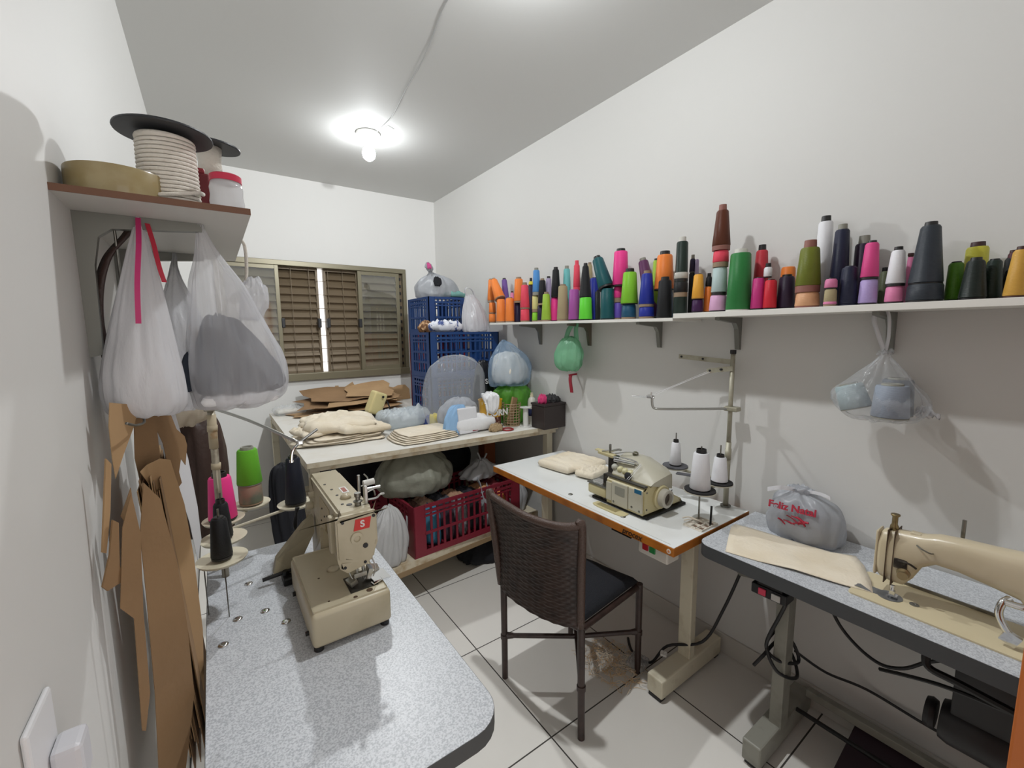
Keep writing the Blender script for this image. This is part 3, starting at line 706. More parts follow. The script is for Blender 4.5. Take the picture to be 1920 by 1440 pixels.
bm = bmn(); tube(bm, [(-.02, 1.645, 1.335), (.08, 1.53, 1.297), (.190, 1.375, 1.243)], .0048); obj('rod', bm, STEEL, t, True)
bm = bmn(); obox(bm, (.194, 1.37, 1.243), (.016, .016, .014), bev=.003); tube(bm, [(.246, 1.39, 1.272), (.196, 1.372, 1.245), (.172, 1.36, 1.225), (.166, 1.36, 1.195)], .0042); lathe(bm, [(0, 0), (.006, 0), (.006, .006), (0, .006)], (.166, 1.36, 1.19), n=10); obj('thread_guide', bm, CHROME, t)
DISCS = [(-.021, 1.42), (-.014, 1.567), (-.011, 1.732), (.079, 1.837), (.2155, 1.734)]
for i, (x, y) in enumerate(DISCS):
    bm = lathe(bmn(), [(0, .921), (.030, .918), (.058, .922), (.063, .930), (.060, .930), (.03, .924), (0, .925)], (x, y, 0), n=44)
    dsc = obj('disc', bm, CREAMD, t, auto=60)
    obj('pin', cyl(bmn(), (x, y, .923), (x, y, 1.075), .0028, n=8), DSTEEL, dsc)
bm = bmn()
for x, y in DISCS:
    tube(bm, [(-.02, 1.65, .915), (x, y, .918)], .0055, smooth=False)
obj('disc_arms', bm, M('arm_cream', 'b5ad98', .5), t)
bm = bmn()
for x, y in ((-.018, 1.395), (-.066, 1.44)): cyl(bm, (x, y, .7603), (x, y, .92), .0018, n=6)
parts('support_wire', bm, DSTEEL, t)

def cone(label, x, y, z, rb, rt, h, yarn, core, tip=.014, foot=.006, parent_group=None, lean=None, name='thread_cone', floor=None):
    """thread cone: wound yarn over a tapered core; lean = (x,y) shift of the top"""
    t = thing(name, label, 'thread cone', (x, y, z), group=parent_group)
    ax = Vector((lean[0], lean[1], h)) if lean else Vector((0, 0, 1))
    ax.normalize(); o = Vector((0, 0, 0))
    q = (rb-rt)/h; foot = min(foot, h*.3)
    er = min(.006, (h-foot)*.18)
    bm = lathe(bmn(), [(0, foot), (rb-.0025, foot), (rb, foot+.0025), (rt+q*er, h-er), (rt-.003, h), (0, h)], o, ax, 26)
    obj('yarn', bm, yarn, t, local=True, auto=50)
    ri = max(.008, rt*.68)
    prof = [(0, .0004), (rb-.001, .0004), (rb-.001, foot-.0002), (ri*.8, foot-.0001), (ri*.8, h-.002)]
    prof += [(ri, h+.0003), (ri*.93, h+tip), (ri*.78, h+tip), (ri*.70, h+.004), (0, h+.004)] if tip > .001 else [(0, h-.002)]
    bm = lathe(bmn(), prof, o, ax, 26)
    obj('core', bm, core, t, local=True, auto=40)
    return t
COREB = M('core_black', '1c1a1b', .45); COREK = M('core_kraft', '8f7a64', .7); COREG = M('core_grey', '8b8a80', .6); COREW = M('core_white', 'cfcdc6', .6); COREM = M('core_mauve', '8a5a50', .55); CORED = M('core_maroon', '3a1c1c', .5)
G1 = 'thread cones on the left table stand'
cone('narrow black thread cone on the nearest disc of the left thread stand', -.0215, 1.42, .9305, .027, .0195, .118, thread_mat('y_black', '17181b', .6), COREB, .004, .006, G1)
cone('black thread cone behind the nearest one on the left thread stand', -.015, 1.567, .9305, .027, .019, .112, thread_mat('y_black', ''), COREB, .012, .006, G1)
cone('neon pink thread cone on the left thread stand', -.012, 1.732, .9305, .043, .033, .15, thread_mat('y_neonpink', 'f0388c', .5), COREB, .016, .004, G1)
cone('low brown and grey banded thread cone under the bright green cone', .079, 1.837, .9305, .040, .039, .075, M('y_banded', '9a7a68', .7, var=(14, '6f7565', .42, .6)), COREK, 0, .006, G1)
cone('bright green fuzzy thread cone standing on the banded cone', .079, 1.837, 1.006, .042, .033, .132, thread_mat('y_fuzzygreen', '66b02c', .8), COREG, .01, .003, G1)
cone('big navy thread cone on the right disc of the left stand', .216, 1.734, .9305, .037, .0235, .175, thread_mat('y_darknavy', '171b2a', .55), COREB, .008, .006, G1)
# dark clothes hanging under the worktable's left end
bm = loft(bmn(), [(.24, 2.20, .42, .03, .02), (.25, 2.20, .45, .055, .03), (.245, 2.21, .62, .07, .035), (.235, 2.215, .80, .065, .03), (.235, 2.22, .93, .05, .02), (.235, 2.225, .955, .01, .008)], amp=.2, seed=17, freq=3)
tag(obj('jacket', bm, M('black_fabric', '181a22', .8), None, True), 'black garment hanging at the left end of the worktable', 'clothes')
# ------------------------------------------------------------------ worktable at the back
TZ = .92
t = thing('worktable', 'large white-topped wooden worktable under the window', 'table', (1.13, 3.1, 0))
WEDGE = M('worn_white_edge', 'cbc1ab', .6, var=(16, 'a8916f', .5, .72), bump=(40, .2))
WTOP = M('worn_white_top', 'dcdad4', .45, var=(6, 'cfc9bd', .5, .8))
o = [(.344, 2.274, .893), (1.916, 2.171, .893), (1.922, 3.985, .893), (.35, 3.98, .893)]
bm = prism(bmn(), o, (0, 0, .0255)); obj('edge_frame', bm, WEDGE, t)
bm = prism(bmn(), [(a, b, .9187) for a, b, c in o], (0, 0, .0013)); obj('top_sheet', bm, WTOP, t)
bm = prism(bmn(), [(.36, 2.288, .868), (1.905, 2.187, .868), (1.905, 2.215, .868), (.36, 2.316, .868)], (0, 0, .0248)); obj('front_rail', bm, WEDGE, t)
bm = bmn(); box(bm, .358, .385, 2.32, 3.96, .85, .8928); obj('side_rail', bm, WEDGE, t)
for x, y in ((1.872, 2.235), (.385, 2.34), (.375, 3.93), (1.89, 3.93)):
    bm = bmn(); box(bm, x-.024, x+.024, y-.024, y+.024, 0, .8678, .003); obj('leg', bm, LEGPAINT, t)
bm = prism(bmn(), [(.41, 2.155, .215), (1.845, 2.312, .215), (1.845, 3.90, .215), (.41, 3.90, .215)], (0, 0, .055)); obj('lower_shelf', bm, WEDGE, t)
bm = prism(bmn(), [(.41, 2.150, .200), (1.845, 2.307, .200), (1.845, 2.325, .200), (.41, 2.168, .200)], (0, 0, .030)); obj('shelf_rail', bm, M('raw_wood', '8d7657', .7, bump=(30, .2)), t)

def crate(label, x0, x1, y0, y1, z0, z1, mat, rz=0, group=None, rows=2, nslot=12, solid=.05, nm='crate'):
    """slotted plastic produce crate with rim, corner posts, rails and a floor"""
    cx, cy = (x0+x1)/2, (y0+y1)/2
    t = thing(nm, label, 'crate', (cx, cy, z0), rz, group)
    w, dpt, hh = (x1-x0), (y1-y0), (z1-z0); th = .007
    bm = bmn()
    box(bm, -w/2, w/2, -dpt/2, dpt/2, .0005, .010)
    def wall(L, mt):
        b = bmn(); sl = solid
        def bx(u0, u1, v0, v1, d0=0, d1=th): box(b, u0, u1, d0, d1, v0, v1)
        bx(-L/2, -L/2+sl, .01, hh); bx(L/2-sl, L/2, .01, hh)
        bx(-L/2+sl, L/2-sl, .01, .035); bx(-L/2+sl, L/2-sl, hh-.018, hh, -.006, th+.002)
        bx(-L/2+sl, L/2-sl, hh-.05, hh-.035, -.004, th); bx(-L/2+sl, L/2-sl, hh-.072, hh-.062, -.003, th)
        zz = [.035+(hh-.035-.07)*i/rows for i in range(rows+1)]
        for z in zz[1:-1]: bx(-L/2+sl, L/2-sl, z-.007, z+.007, -.004, th)
        n = max(4, int((L-2*sl)/((x1-x0-2*solid)/nslot)))
        for i in range(n+1):
            u = -L/2+sl+(L-2*sl)*i/n
            bx(u-.007, u+.007, .03, hh-.01, .0005, th-.0005)
        bmesh.ops.transform(b, matrix=mt, verts=b.verts)
        me = bpy.data.meshes.new('tmp'); b.to_mesh(me); b.free(); bm.from_mesh(me); bpy.data.meshes.remove(me)
    wall(w, Matrix.Translation((0, -dpt/2, 0))); wall(w, Matrix.Translation((0, dpt/2-th, 0)))
    wall(dpt, Matrix.Translation((-w/2+th, 0, 0)) @ Matrix.Rotation(PI/2, 4, 'Z')); wall(dpt, Matrix.Translation((w/2, 0, 0)) @ Matrix.Rotation(PI/2, 4, 'Z'))
    obj('body', bm, mat, t, local=True)
    return t
CBLUE = M('crate_blue', '1d3f74', .4); CRED = M('crate_red', '8a2230', .42); CMAR = M('crate_maroon', '7a1c2e', .42)
crate('blue crate at the front of the corner stack, right on top of another blue one', 1.24, 1.817, 2.75, 3.10, 1.246, 1.566, CBLUE, group='stacked crates in the corner', rows=3)
crate('blue crate at the bottom front of the corner stack, standing on the worktable', 1.24, 1.817, 2.75, 3.10, .9205, 1.245, CBLUE, group='stacked crates in the corner', rows=3)
crate('blue crate topping the rear stack in the corner, under the white knotted bag', 1.41, 1.745, 3.12, 3.54, 1.561, 1.845, CBLUE, group='stacked crates in the corner', nslot=7)
tr = crate('dark red crate with yellow hand-painted mark under the top blue crate', 1.41, 1.745, 3.12, 3.54, 1.246, 1.560, CRED, group='stacked crates in the corner', nslot=7)
text('painted_mark', '9.B', .10, (1.408, 3.32, 1.44), axes((0, -1, 0), (0, 0, 1)), M('mark_yellow', 'd8a53a', .6), tr)
crate('crate at the bottom of the rear corner stack, mostly hidden', 1.41, 1.745, 3.12, 3.54, .9205, 1.245, CRED, group='stacked crates in the corner', nslot=7)
def bundle(name, label, cat, rings, mat, amp=.12, seed=1, group=None, **k):
    return solo(name, loft(bmn(), rings, amp=amp, seed=seed, **k), mat, label, cat, group, smooth=True)
# things on the crates
t = thing('plastic_bag', 'white knotted bag lying on top of the rear blue crate in the corner', 'bag', (1.56, 3.3, 1.846))
bm = loft(bmn(), [(1.57, 3.32, 1.847, .06, .06), (1.57, 3.32, 1.85, .15, .15), (1.575, 3.32, 1.90, .185, .17), (1.57, 3.31, 1.97, .16, .15), (1.55, 3.29, 2.02, .08, .08), (1.50, 3.25, 2.045, .018, .018), (1.49, 3.24, 2.06, .012, .012)], amp=.18, seed=41); obj('sack', bm, BAGGREY, t, True)
bm = loft(bmn(), [(1.49, 3.23, 2.05, .012, .012), (1.475, 3.23, 2.075, .03, .025), (1.47, 3.23, 2.10, .026, .02), (1.465, 3.23, 2.12, .006, .006)], amp=.3, seed=4, levels=14); obj('knot_ear', bm, BAGGREY, t, True)
bundle('cloth_scrap', 'pink cloth poking out of the knot of the bag on the rear crate', 'cloth', [(1.475, 3.21, 2.07, .012, .01), (1.47, 3.215, 2.085, .020, .016), (1.465, 3.215, 2.105, .014, .010), (1.465, 3.215, 2.112, .004, .004)], M('pink_cloth', 'c24d86', .8))
bundle('cloth_scrap', 'black cloth showing through the front of the bag on the rear crate', 'cloth', [(1.50, 3.14, 1.93, .02, .02), (1.505, 3.145, 1.96, .035, .02), (1.505, 3.15, 1.99, .025, .015), (1.505, 3.155, 2.0, .006, .006)], DARKCLOTH)
bm = pillow(bmn(), (1.69, 3.24, 1.846), .16, .18, .05, .2, 3, .02); solo('folded_cloth', bm, M('teal_cloth', '6f9c96', .9), 'teal cloth spilling over the right rim of the rear blue crate', 'cloth', smooth=True)
t = thing('plastic_bag', 'white carrier bag with handles up, standing on the front blue crate', 'bag', (1.70, 2.90, 1.567))
bm = loft(bmn(), [(1.71, 2.91, 1.567, .07, .06), (1.71, 2.91, 1.572, .105, .08), (1.705, 2.91, 1.64, .105, .075), (1.69, 2.91, 1.74, .085, .06), (1.665, 2.90, 1.82, .05, .03), (1.65, 2.90, 1.85, .03, .015)], amp=.16, seed=51); obj('sack', bm, BAGW, t, True)
bm = bmn(); ribbon(bm, [(1.625, 2.90, 1.84), (1.61, 2.89, 1.885), (1.63, 2.885, 1.90), (1.675, 2.885, 1.875), (1.70, 2.89, 1.80)], .022, .003, (0, 1, .2)); obj('handle', bm, BAGW, t, True)
bm = pillow(bmn(), (1.42, 2.87, 1.567), .24, .17, .075, .25, 9, .028, crease=1.6); solo('printed_cloth', bm, M('printed_white_cloth', 'dfe2ea', .85, var=(22, '4a5c94', .56, .62)), 'white cloth with blue print heaped on the front blue crate', 'cloth', smooth=True)
bundle('cloth_scrap', 'brown patterned cloth beside the heap on the front blue crate', 'cloth', [(1.30, 2.95, 1.567, .04, .05), (1.30, 2.95, 1.60, .055, .06), (1.31, 2.95, 1.64, .03, .04), (1.31, 2.95, 1.65, .006, .006)], M('brown_print', '6d4a2e', .85, var=(25, 'c9a27a', .5, .6)))

# bags in front of the crates
t = thing('plastic_bag', 'big round clear plastic bundle standing before the blue crates on the worktable', 'bag', (1.33, 2.55, TZ+.0005))
bm = loft(bmn(), [(1.33, 2.55, .921, .08, .06), (1.33, 2.55, .926, .17, .12), (1.32, 2.55, 1.02, .205, .16), (1.32, 2.55, 1.17, .218, .17), (1.33, 2.55, 1.32, .195, .145), (1.33, 2.55, 1.385, .12, .09), (1.33, 2.55, 1.41, .03, .03)], amp=.07, seed=61, freq=3); obj('film', bm, plastic_mat('wrap_film', 'dfe3e8', .74, .12, .3, (12, .8)), t, True)
bundle('folded_cloth', 'pale grey cloth lying at the bottom of the clear bundle', 'cloth', [(1.36, 2.58, .93, .06, .05), (1.36, 2.58, .94, .13, .09), (1.36, 2.58, 1.03, .14, .09), (1.37, 2.58, 1.10, .09, .06), (1.37, 2.58, 1.115, .02, .02)], M('pale_grey_wrap', 'a9acb4', .8, bump=(40, .4)), .2, 62)
bundle('folded_cloth', 'light blue cloth draped at the front of the clear bundle', 'cloth', [(1.20, 2.36, TZ+.001, .03, .02), (1.20, 2.36, .93, .06, .03), (1.22, 2.37, 1.02, .07, .03), (1.25, 2.38, 1.09, .05, .025), (1.26, 2.38, 1.10, .01, .01)], M('light_blue_cloth', '8fb4d8', .85), .2, 7)
t = thing('paper_packet', 'white packet with a dark red patch leaning in front of the clear bundle', 'packet', (1.30, 2.36, TZ))
bm = bmn(); obox(bm, (1.30, 2.345, 1.005), (.14, .025, .165), (-.12, 0, .05), .008); pk = obj('sleeve', bm, M('packet_white', 'dcdce0', .5), t)
bm = bmn(); obox(bm, (1.345, 2.327, .965), (.04, .002, .06), (-.12, 0, .05)); obj('patch', bm, M('packet_red', '8c2438', .6), t)
t = thing('plastic_bag', 'black bag printed with white word Still behind the popcorn bucket', 'bag', (1.63, 2.60, TZ+.001))
bm = loft(bmn(), [(1.61, 2.62, .921, .05, .04), (1.61, 2.62, .93, .085, .06), (1.60, 2.62, 1.10, .09, .06), (1.59, 2.62, 1.24, .07, .045), (1.585, 2.62, 1.34, .04, .02), (1.585, 2.62, 1.36, .01, .01)], amp=.06, seed=71); obj('sack', bm, M('black_bag_film', '15151a', .3), t, True)
text('lettering', 'Still', .05, (1.60, 2.548, 1.215), axes((1, 0, 0), (0, .1, 1)), WHITE, t, bold=.001)
t = thing('plastic_bag', 'pale blue clear bag full of white cloth on the right of the worktable', 'bag', (1.73, 2.47, 1.19))
bm = loft(bmn(), [(1.72, 2.47, 1.19, .07, .06), (1.72, 2.47, 1.20, .15, .11), (1.72, 2.47, 1.29, .17, .12), (1.715, 2.47, 1.38, .145, .11), (1.70, 2.48, 1.45, .08, .06), (1.69, 2.49, 1.49, .025, .02), (1.685, 2.49, 1.505, .012, .01)], amp=.14, seed=81); obj('film', bm, BAGB, t, True)
bundle('folded_cloth', 'white cloth inside the pale blue bag', 'cloth', [(1.72, 2.47, 1.205, .06, .05), (1.72, 2.47, 1.22, .135, .09), (1.72, 2.47, 1.32, .14, .10), (1.71, 2.47, 1.40, .09, .07), (1.71, 2.47, 1.42, .02, .02)], M('cream_cloth', 'e2ddd2', .85, bump=(60, .3)), .15, 9)
bundle('plastic_bag', 'bright green bag lying under the pale blue bag on the worktable', 'bag', [(1.77, 2.50, .921, .08, .06), (1.77, 2.50, .93, .15, .10), (1.77, 2.50, 1.04, .155, .11), (1.76, 2.49, 1.14, .145, .10), (1.75, 2.48, 1.185, .08, .06), (1.75, 2.48, 1.188, .02, .02)], plastic_mat('leaf_green_film', '74c04a', .05, .3), .22, 91)
bundle('cloth_scrap', 'olive beige cloth at the wall behind the pale blue bag', 'cloth', [(1.865, 2.60, .921, .04, .06), (1.87, 2.60, 1.1, .055, .08), (1.87, 2.60, 1.25, .05, .07), (1.87, 2.60, 1.30, .01, .01)], M('olive_beige', 'a09468', .85), .15, 13)
# popcorn bucket with white cloth over it
t = thing('popcorn_bucket', 'yellow popcorn bucket lettered CORN with white cloth hanging over its rim', 'bucket', (1.515, 2.41, TZ))
bm = lathe(bmn(), [(0, .9205), (.066, .9205), (.068, .925), (.080, 1.105), (.083, 1.112), (.079, 1.112), (.064, .93), (0, .93)], (1.515, 2.41, 0), n=40)
obj('body', bm, M('bucket_yellow', 'd9a62c', .45, var=(30, 'e8dcb4', .58, .64)), t, auto=50)
bm = lathe(bmn(), [(.0735, 1.0), (.0687, .925)], (1.515, 2.41, 0), n=40); bm.faces.ensure_lookup_table()
for fc in [f for f in bm.faces if len(f.verts) > 4]: bm.faces.remove(fc)
obj('lower_band', bm, M('bucket_dark', '5a2a22', .5, var=(40, 'c8b090', .55, .6)), t, True)
text('lettering', 'CORN', .058, (1.522, 2.333, 1.028), axes((1, 0, 0), (0, -.06, 1)), WHITE, t, extrude=.002, bold=.002)
bm = loft(bmn(), [(1.49, 2.34, 1.03, .01, .008), (1.48, 2.335, 1.05, .04, .018), (1.485, 2.34, 1.10, .052, .022), (1.49, 2.37, 1.145, .06, .045), (1.49, 2.38, 1.165, .02, .02)], amp=.3, seed=14, freq=3.5)
solo('white_cloth', bm, WHITECL, 'crumpled white cloth hanging over the rim of the popcorn bucket', 'cloth', smooth=True)
# wire basket
t = thing('wire_basket', 'small beige mesh basket right of the popcorn bucket', 'basket', (1.66, 2.37, TZ))
bm = bmn()
for i in range(9):
    z = .925+.15*i/8; r = .056+.008*i/8; P = [(1.662+r*math.cos(a*PI/8), 2.37+r*math.sin(a*PI/8), z) for a in range(17)]; tube(bm, P, .002, 5, smooth=False)
for a in range(16):
    c, s = math.cos(a*PI/8), math.sin(a*PI/8); tube(bm, [(1.662+.056*c, 2.37+.056*s, .9225), (1.662+.064*c, 2.37+.064*s, 1.077)], .002, 5, smooth=False)
obj('mesh', bm, M('basket_beige', 'a08a6c', .5), t)
bm = lathe(bmn(), [(0, .9208), (.056, .9208), (.056, .924), (0, .924)], (1.662, 2.37, 0)); obj('base', bm, M('basket_beige', ''), t)
bm = bmn(); obox(bm, (1.67, 2.375, 1.02), (.06, .012, .19), (.1, .25, .4)); solo('card_tag', bm, KRAFTL, 'brown card standing in the mesh basket', 'card')
t = thing('thread_spool', 'empty white plastic spool standing at the worktable front edge', 'spool', (1.705, 2.265, TZ))
bm = lathe(bmn(), [(0, .9205), (.036, .9205), (.036, .925), (.019, .927), (.018, 1.050), (.038, 1.052), (.040, 1.057), (.036, 1.058), (.012, 1.058), (.012, 1.05), (0, 1.05)], (1.705, 2.265, 0), n=32); obj('body', bm, M('spool_white', 'cfcfca', .4), t, auto=40)
t = thing('spray_bottle', 'white bottle with dark blue label behind the empty spool', 'bottle', (1.80, 2.32, TZ))
bm = lathe(bmn(), [(0, .9205), (.026, .9205), (.028, .926), (.028, 1.08), (.022, 1.10), (.012, 1.112), (0, 1.112)], (1.80, 2.32, 0), n=28); obj('body', bm, M('bottle_white', 'd6d4ca', .35), t, auto=50)
bm = lathe(bmn(), [(0, 1.112), (.013, 1.112), (.013, 1.124), (.008, 1.126), (.010, 1.14), (0, 1.142)], (1.80, 2.32, 0), n=20); obj('cap', bm, M('cap_cream', 'd8d0b4', .4), t, auto=40)
bm = lathe(bmn(), [(.0284, .98), (.0284, 1.03)], (1.80, 2.32, 0), n=28)
for fc in [f for f in bm.faces if len(f.verts) > 4]: bm.faces.remove(fc)
obj('paper_label', bm, M('label_navy', '232a52', .5), t, True)
def ring(label, x, y, r, rr, mat, z=TZ, name='tape_ring'):
    bm = bmn(); P = [(x+r*math.cos(a*PI/12), y+r*math.sin(a*PI/12), z+rr+.001) for a in range(25)]; tube(bm, P, rr, 8, smooth=False); return solo(name, bm, mat, label, 'ring', smooth=True)
ring('red ring lying in front of the white bottle at the table edge', 1.80, 2.24, .034, .007, REDP); ring('red ring lying left of the empty white spool', 1.555, 2.265, .036, .005, M('dull_red', '9c2a2e', .5))
bundle('sponge', 'small beige fuzzy lump in front of the popcorn bucket', 'sponge', [(1.475, 2.285, TZ+.001, .03, .02), (1.475, 2.285, .935, .05, .03), (1.475, 2.285, .96, .04, .025), (1.475, 2.285, .972, .006, .006)], M('fuzzy_beige', 'a8916f', .9, bump=(120, .5)), .2, 15)
bm = pillow(bmn(), (1.855, 2.345, TZ+.001), .07, .10, .13, .2, 33, .02); solo('folded_cloth', bm, M('grey_white_cloth', 'c8c8cc', .8, var=(20, '55545a', .58, .63)), 'grey and white cloth between the bottle and the dark box', 'cloth', smooth=True)
t = thing('wooden_box', 'dark brown box at the right end of the worktable by the wall', 'box', (1.83, 2.17, TZ))
DKW = M('dark_box', '2a2120', .45); bm = bmn(); box(bm, 1.735, 1.922, 2.105, 2.24, .921, 1.075, .004); obj('body', bm, DKW, t)
bm = bmn(); box(bm, 1.731, 1.924, 2.101, 2.244, 1.075, 1.09, .003); obj('lid', bm, DKW, t)
bundle('dark_cloth', 'black cloth lying on the lid of the dark box', 'cloth', [(1.86, 2.18, 1.091, .05, .05), (1.86, 2.18, 1.11, .055, .05), (1.86, 2.18, 1.13, .03, .03), (1.86, 2.18, 1.137, .005, .005)], M('black_cloth2', '2c2c2e', .8), .2, 4)
bundle('thread_ball', 'pink ball of thread on the left of the dark box lid', 'ball', [(1.765, 2.16, 1.091, .015, .015), (1.765, 2.16, 1.10, .028, .028), (1.765, 2.16, 1.122, .030, .030), (1.765, 2.16, 1.142, .018, .018), (1.765, 2.16, 1.146, .004, .004)], M('hot_pink_thread', 'c8356e', .7), .03, 3)

# cloth on the worktable
t = thing('cloth_pile', 'tall crumpled pile of cream calico on the left of the worktable', 'cloth', (.63, 2.72, TZ))
bm = pillow(bmn(), (.62, 2.74, TZ+.050), .43, .33, .085, -.1, 21, .020, crease=1.0, edge=.09, p=2.4); obj('top_layer', bm, CALICO, t, True)
bm = pillow(bmn(), (.70, 2.70, TZ+.045), .34, .30, .060, .25, 23, .018, crease=1.2, edge=.10, tilt=(-.08, .05)); obj('layer', bm, CALICO, t, True)
bm = pillow(bmn(), (.57, 2.78, TZ+.085), .30, .24, .055, .15, 27, .020, crease=1.4, edge=.10, tilt=(.05, .1)); obj('fold', bm, CALICO, t, True)
for i in range(4):
    bm = pillow(bmn(), (.60+.012*i, 2.74-.006*i, TZ+.001+.011*i), .52-.03*i, .38-.02*i, .014, -.16+.09*i, 30+i, .008, crease=2.4, edge=.10); obj('layer', bm, CALICO, t, True)
bm = pillow(bmn(), (.455, 2.73, TZ+.046), .20, .24, .04, .25, 26, .018, crease=2.8, edge=.1); obj('fold', bm, CALICO, t, True)
t = thing('cloth_pile', 'flat folded cream calico near the worktable front edge', 'cloth', (1.04, 2.44, TZ))
for i in range(5):
    bm = pillow(bmn(), (1.03+.006*i, 2.43+.006*i, TZ+.001+.0085*i), .40-.012*i, .30-.01*i, .011, .03+.03*math.sin(i*2), 50+i, .004, crease=1.8, edge=.02); obj('layer', bm, CALICO, t, True)
bm = pillow(bmn(), (1.36, 2.40, TZ+.001), .30, .17, .105, .0, 61, .012); solo('cloth_package', bm, WHITECL, 'plump white cloth package beside the folded calico', 'package', smooth=True)
bm = bmn(); obox(bm, (1.345, 2.43, 1.052), (.075, .05, .05), (.05, .1, .1), .004); solo('small_box', bm, WHITE, 'small white box lying on the white cloth package', 'box')
t = thing('plastic_bag', 'crumpled clear bag lying on the worktable behind the folded calico', 'bag', (1.05, 2.85, TZ))
bm = pillow(bmn(), (1.06, 2.83, TZ+.001), .36, .26, .11, .1, 71, .04, crease=1.8); obj('film', bm, plastic_mat('crumple_film', 'dfe6ea', .25, .2, .4, (30, .9)), t, True)
for nm, c, x, y, zz in (('yellow', 'd6c21e', 1.245, 2.72, .955), ('green', '2d8a3a', 1.30, 2.70, .95), ('blue', '3a4a8c', 1.205, 2.76, .955)):
    bm = pillow(bmn(), (x, y, TZ+.001), .09, .10, .075, .3, len(nm), .01); solo('cloth_scrap', bm, M(nm+'_scrap', c, .7), nm+' cloth scrap at the right end of the crumpled clear bag', 'cloth', smooth=True)
# small cutting machine head leaning on the pile
t = thing('cutting_machine', 'cream hand cutting machine with black base behind the calico pile', 'cutter', (.93, 3.0, TZ))
ru = (.1, .38, .25)
bm = bmn(); obox(bm, (.925, 2.99, 1.075), (.105, .075, .16), ru, .016, 3); obj('housing', bm, M('old_cream', 'd2c48e', .4), t)
bm = bmn(); cyl(bm, (.962, 2.945, 1.118), (.963, 2.940, 1.118), .0085); obj('knob', bm, BLACK, t)
bm = bmn(); box(bm, .99, 1.16, 3.02, 3.10, TZ+.0008, .965, .012); obj('base', bm, M('cutter_black', '2a2a30', .4), t)
bm = bmn(); cyl(bm, (.935, 2.93, .945), (.99, 2.93, .945), .022); tube(bm, [(.985, 2.935, 1.09), (1.0, 2.92, 1.02), (.985, 2.93, .95)], .005); tube(bm, [(.98, 2.93, .94), (1.04, 2.92, .95), (1.10, 2.93, .965)], .005); tube(bm, [(.90, 3.0, .93), (.91, 2.99, 1.0)], .02); box(bm, .88, 1.0, 2.93, 3.06, TZ+.0006, .928, .004)
obj('handle', bm, BLACK, t)

# brown card patterns along the back wall
def rough_outline(cx, cy, sx, sy, rz, seed, n=16, pts=None):
    r_ = random.Random(seed); out = []
    for i in range(n):
        a = 2*PI*i/n
        k = r_.uniform(.72, 1.06)
        x = sx*k*max(-1, min(1, 1.25*math.cos(a))); y = sy*k*max(-1, min(1, 1.25*math.sin(a)))
        out.append((cx+x*math.cos(rz)-y*math.sin(rz), cy+x*math.sin(rz)+y*math.cos(rz)))
    return out
def lay_sheet(label, cx, cy, z, sx, sy, rz, seed, bend, mat=KRAFT):
    """card lying on the pile, rising towards the wall"""
    o = rough_outline(cx, cy, sx, sy, rz, seed)
    bm = bmn(); m2 = []
    cen = bm.verts.new((cx, cy, 0)); N_ = 5; R_ = []
    for j in range(1, N_+1): R_.append([bm.verts.new((cx+(x-cx)*j/N_, cy+(y-cy)*j/N_, 0)) for x, y in o])
    for i in range(len(o)):
        k = (i+1) % len(o); bm.faces.new((cen, R_[0][i], R_[0][k]))
        for a, b in zip(R_, R_[1:]): bm.faces.new((a[i], b[i], b[k], a[k]))
    for v in bm.verts:
        u = (v.co.y-3.45)/.5
        v.co.z = z+bend*max(0, u)**1.6+.012*nz(v.co.x*4+seed, v.co.y*4, seed)+.018*abs(nz(v.co.x*2.2, v.co.y*3+seed, 2.))
        v.co.y = min(v.co.y, 4.045)
    g = bmesh.ops.extrude_face_region(bm, geom=list(bm.faces)); bmesh.ops.translate(bm, vec=(0, 0, .0014), verts=[v for v in g['geom'] if isinstance(v, bmesh.types.BMVert)])
    return solo('card_pattern', bm, mat, label, 'pattern', 'card patterns on the worktable')
lays = [(.72, 3.70, .30, .20, .1), (.95, 3.72, .36, .24, -.1), (1.10, 3.70, .28, .22, .2), (1.0, 3.78, .40, .20, 0), (.85, 3.75, .36, .20, .15), (1.15, 3.76, .22, .22, -.2), (1.0, 3.74, .33, .25, .3), (.92, 3.8, .34, .20, -.15), (1.12, 3.8, .24, .2, .1)]
LLAB = ['brown card pattern at the far left bottom of the pile under the window', 'wide brown card pattern low in the pile under the window', 'brown card pattern at the right bottom of the pile under the window', 'long brown card pattern in the middle of the pile under the window', 'curved brown card pattern drooping left in the pile under the window', 'brown card pattern by the crates in the pile under the window', 'brown card pattern just below the top of the pile under the window', 'brown card pattern topping the left half of the window pile', 'brown card pattern topping the right half of the window pile']
for i, (cx, cy, sx, sy, rz) in enumerate(lays):
    lay_sheet(LLAB[i], cx, cy, TZ+.004+.0105*i, sx, sy, rz, 100+i, .012*i, KRAFTL if i % 3 != 1 else KRAFT)
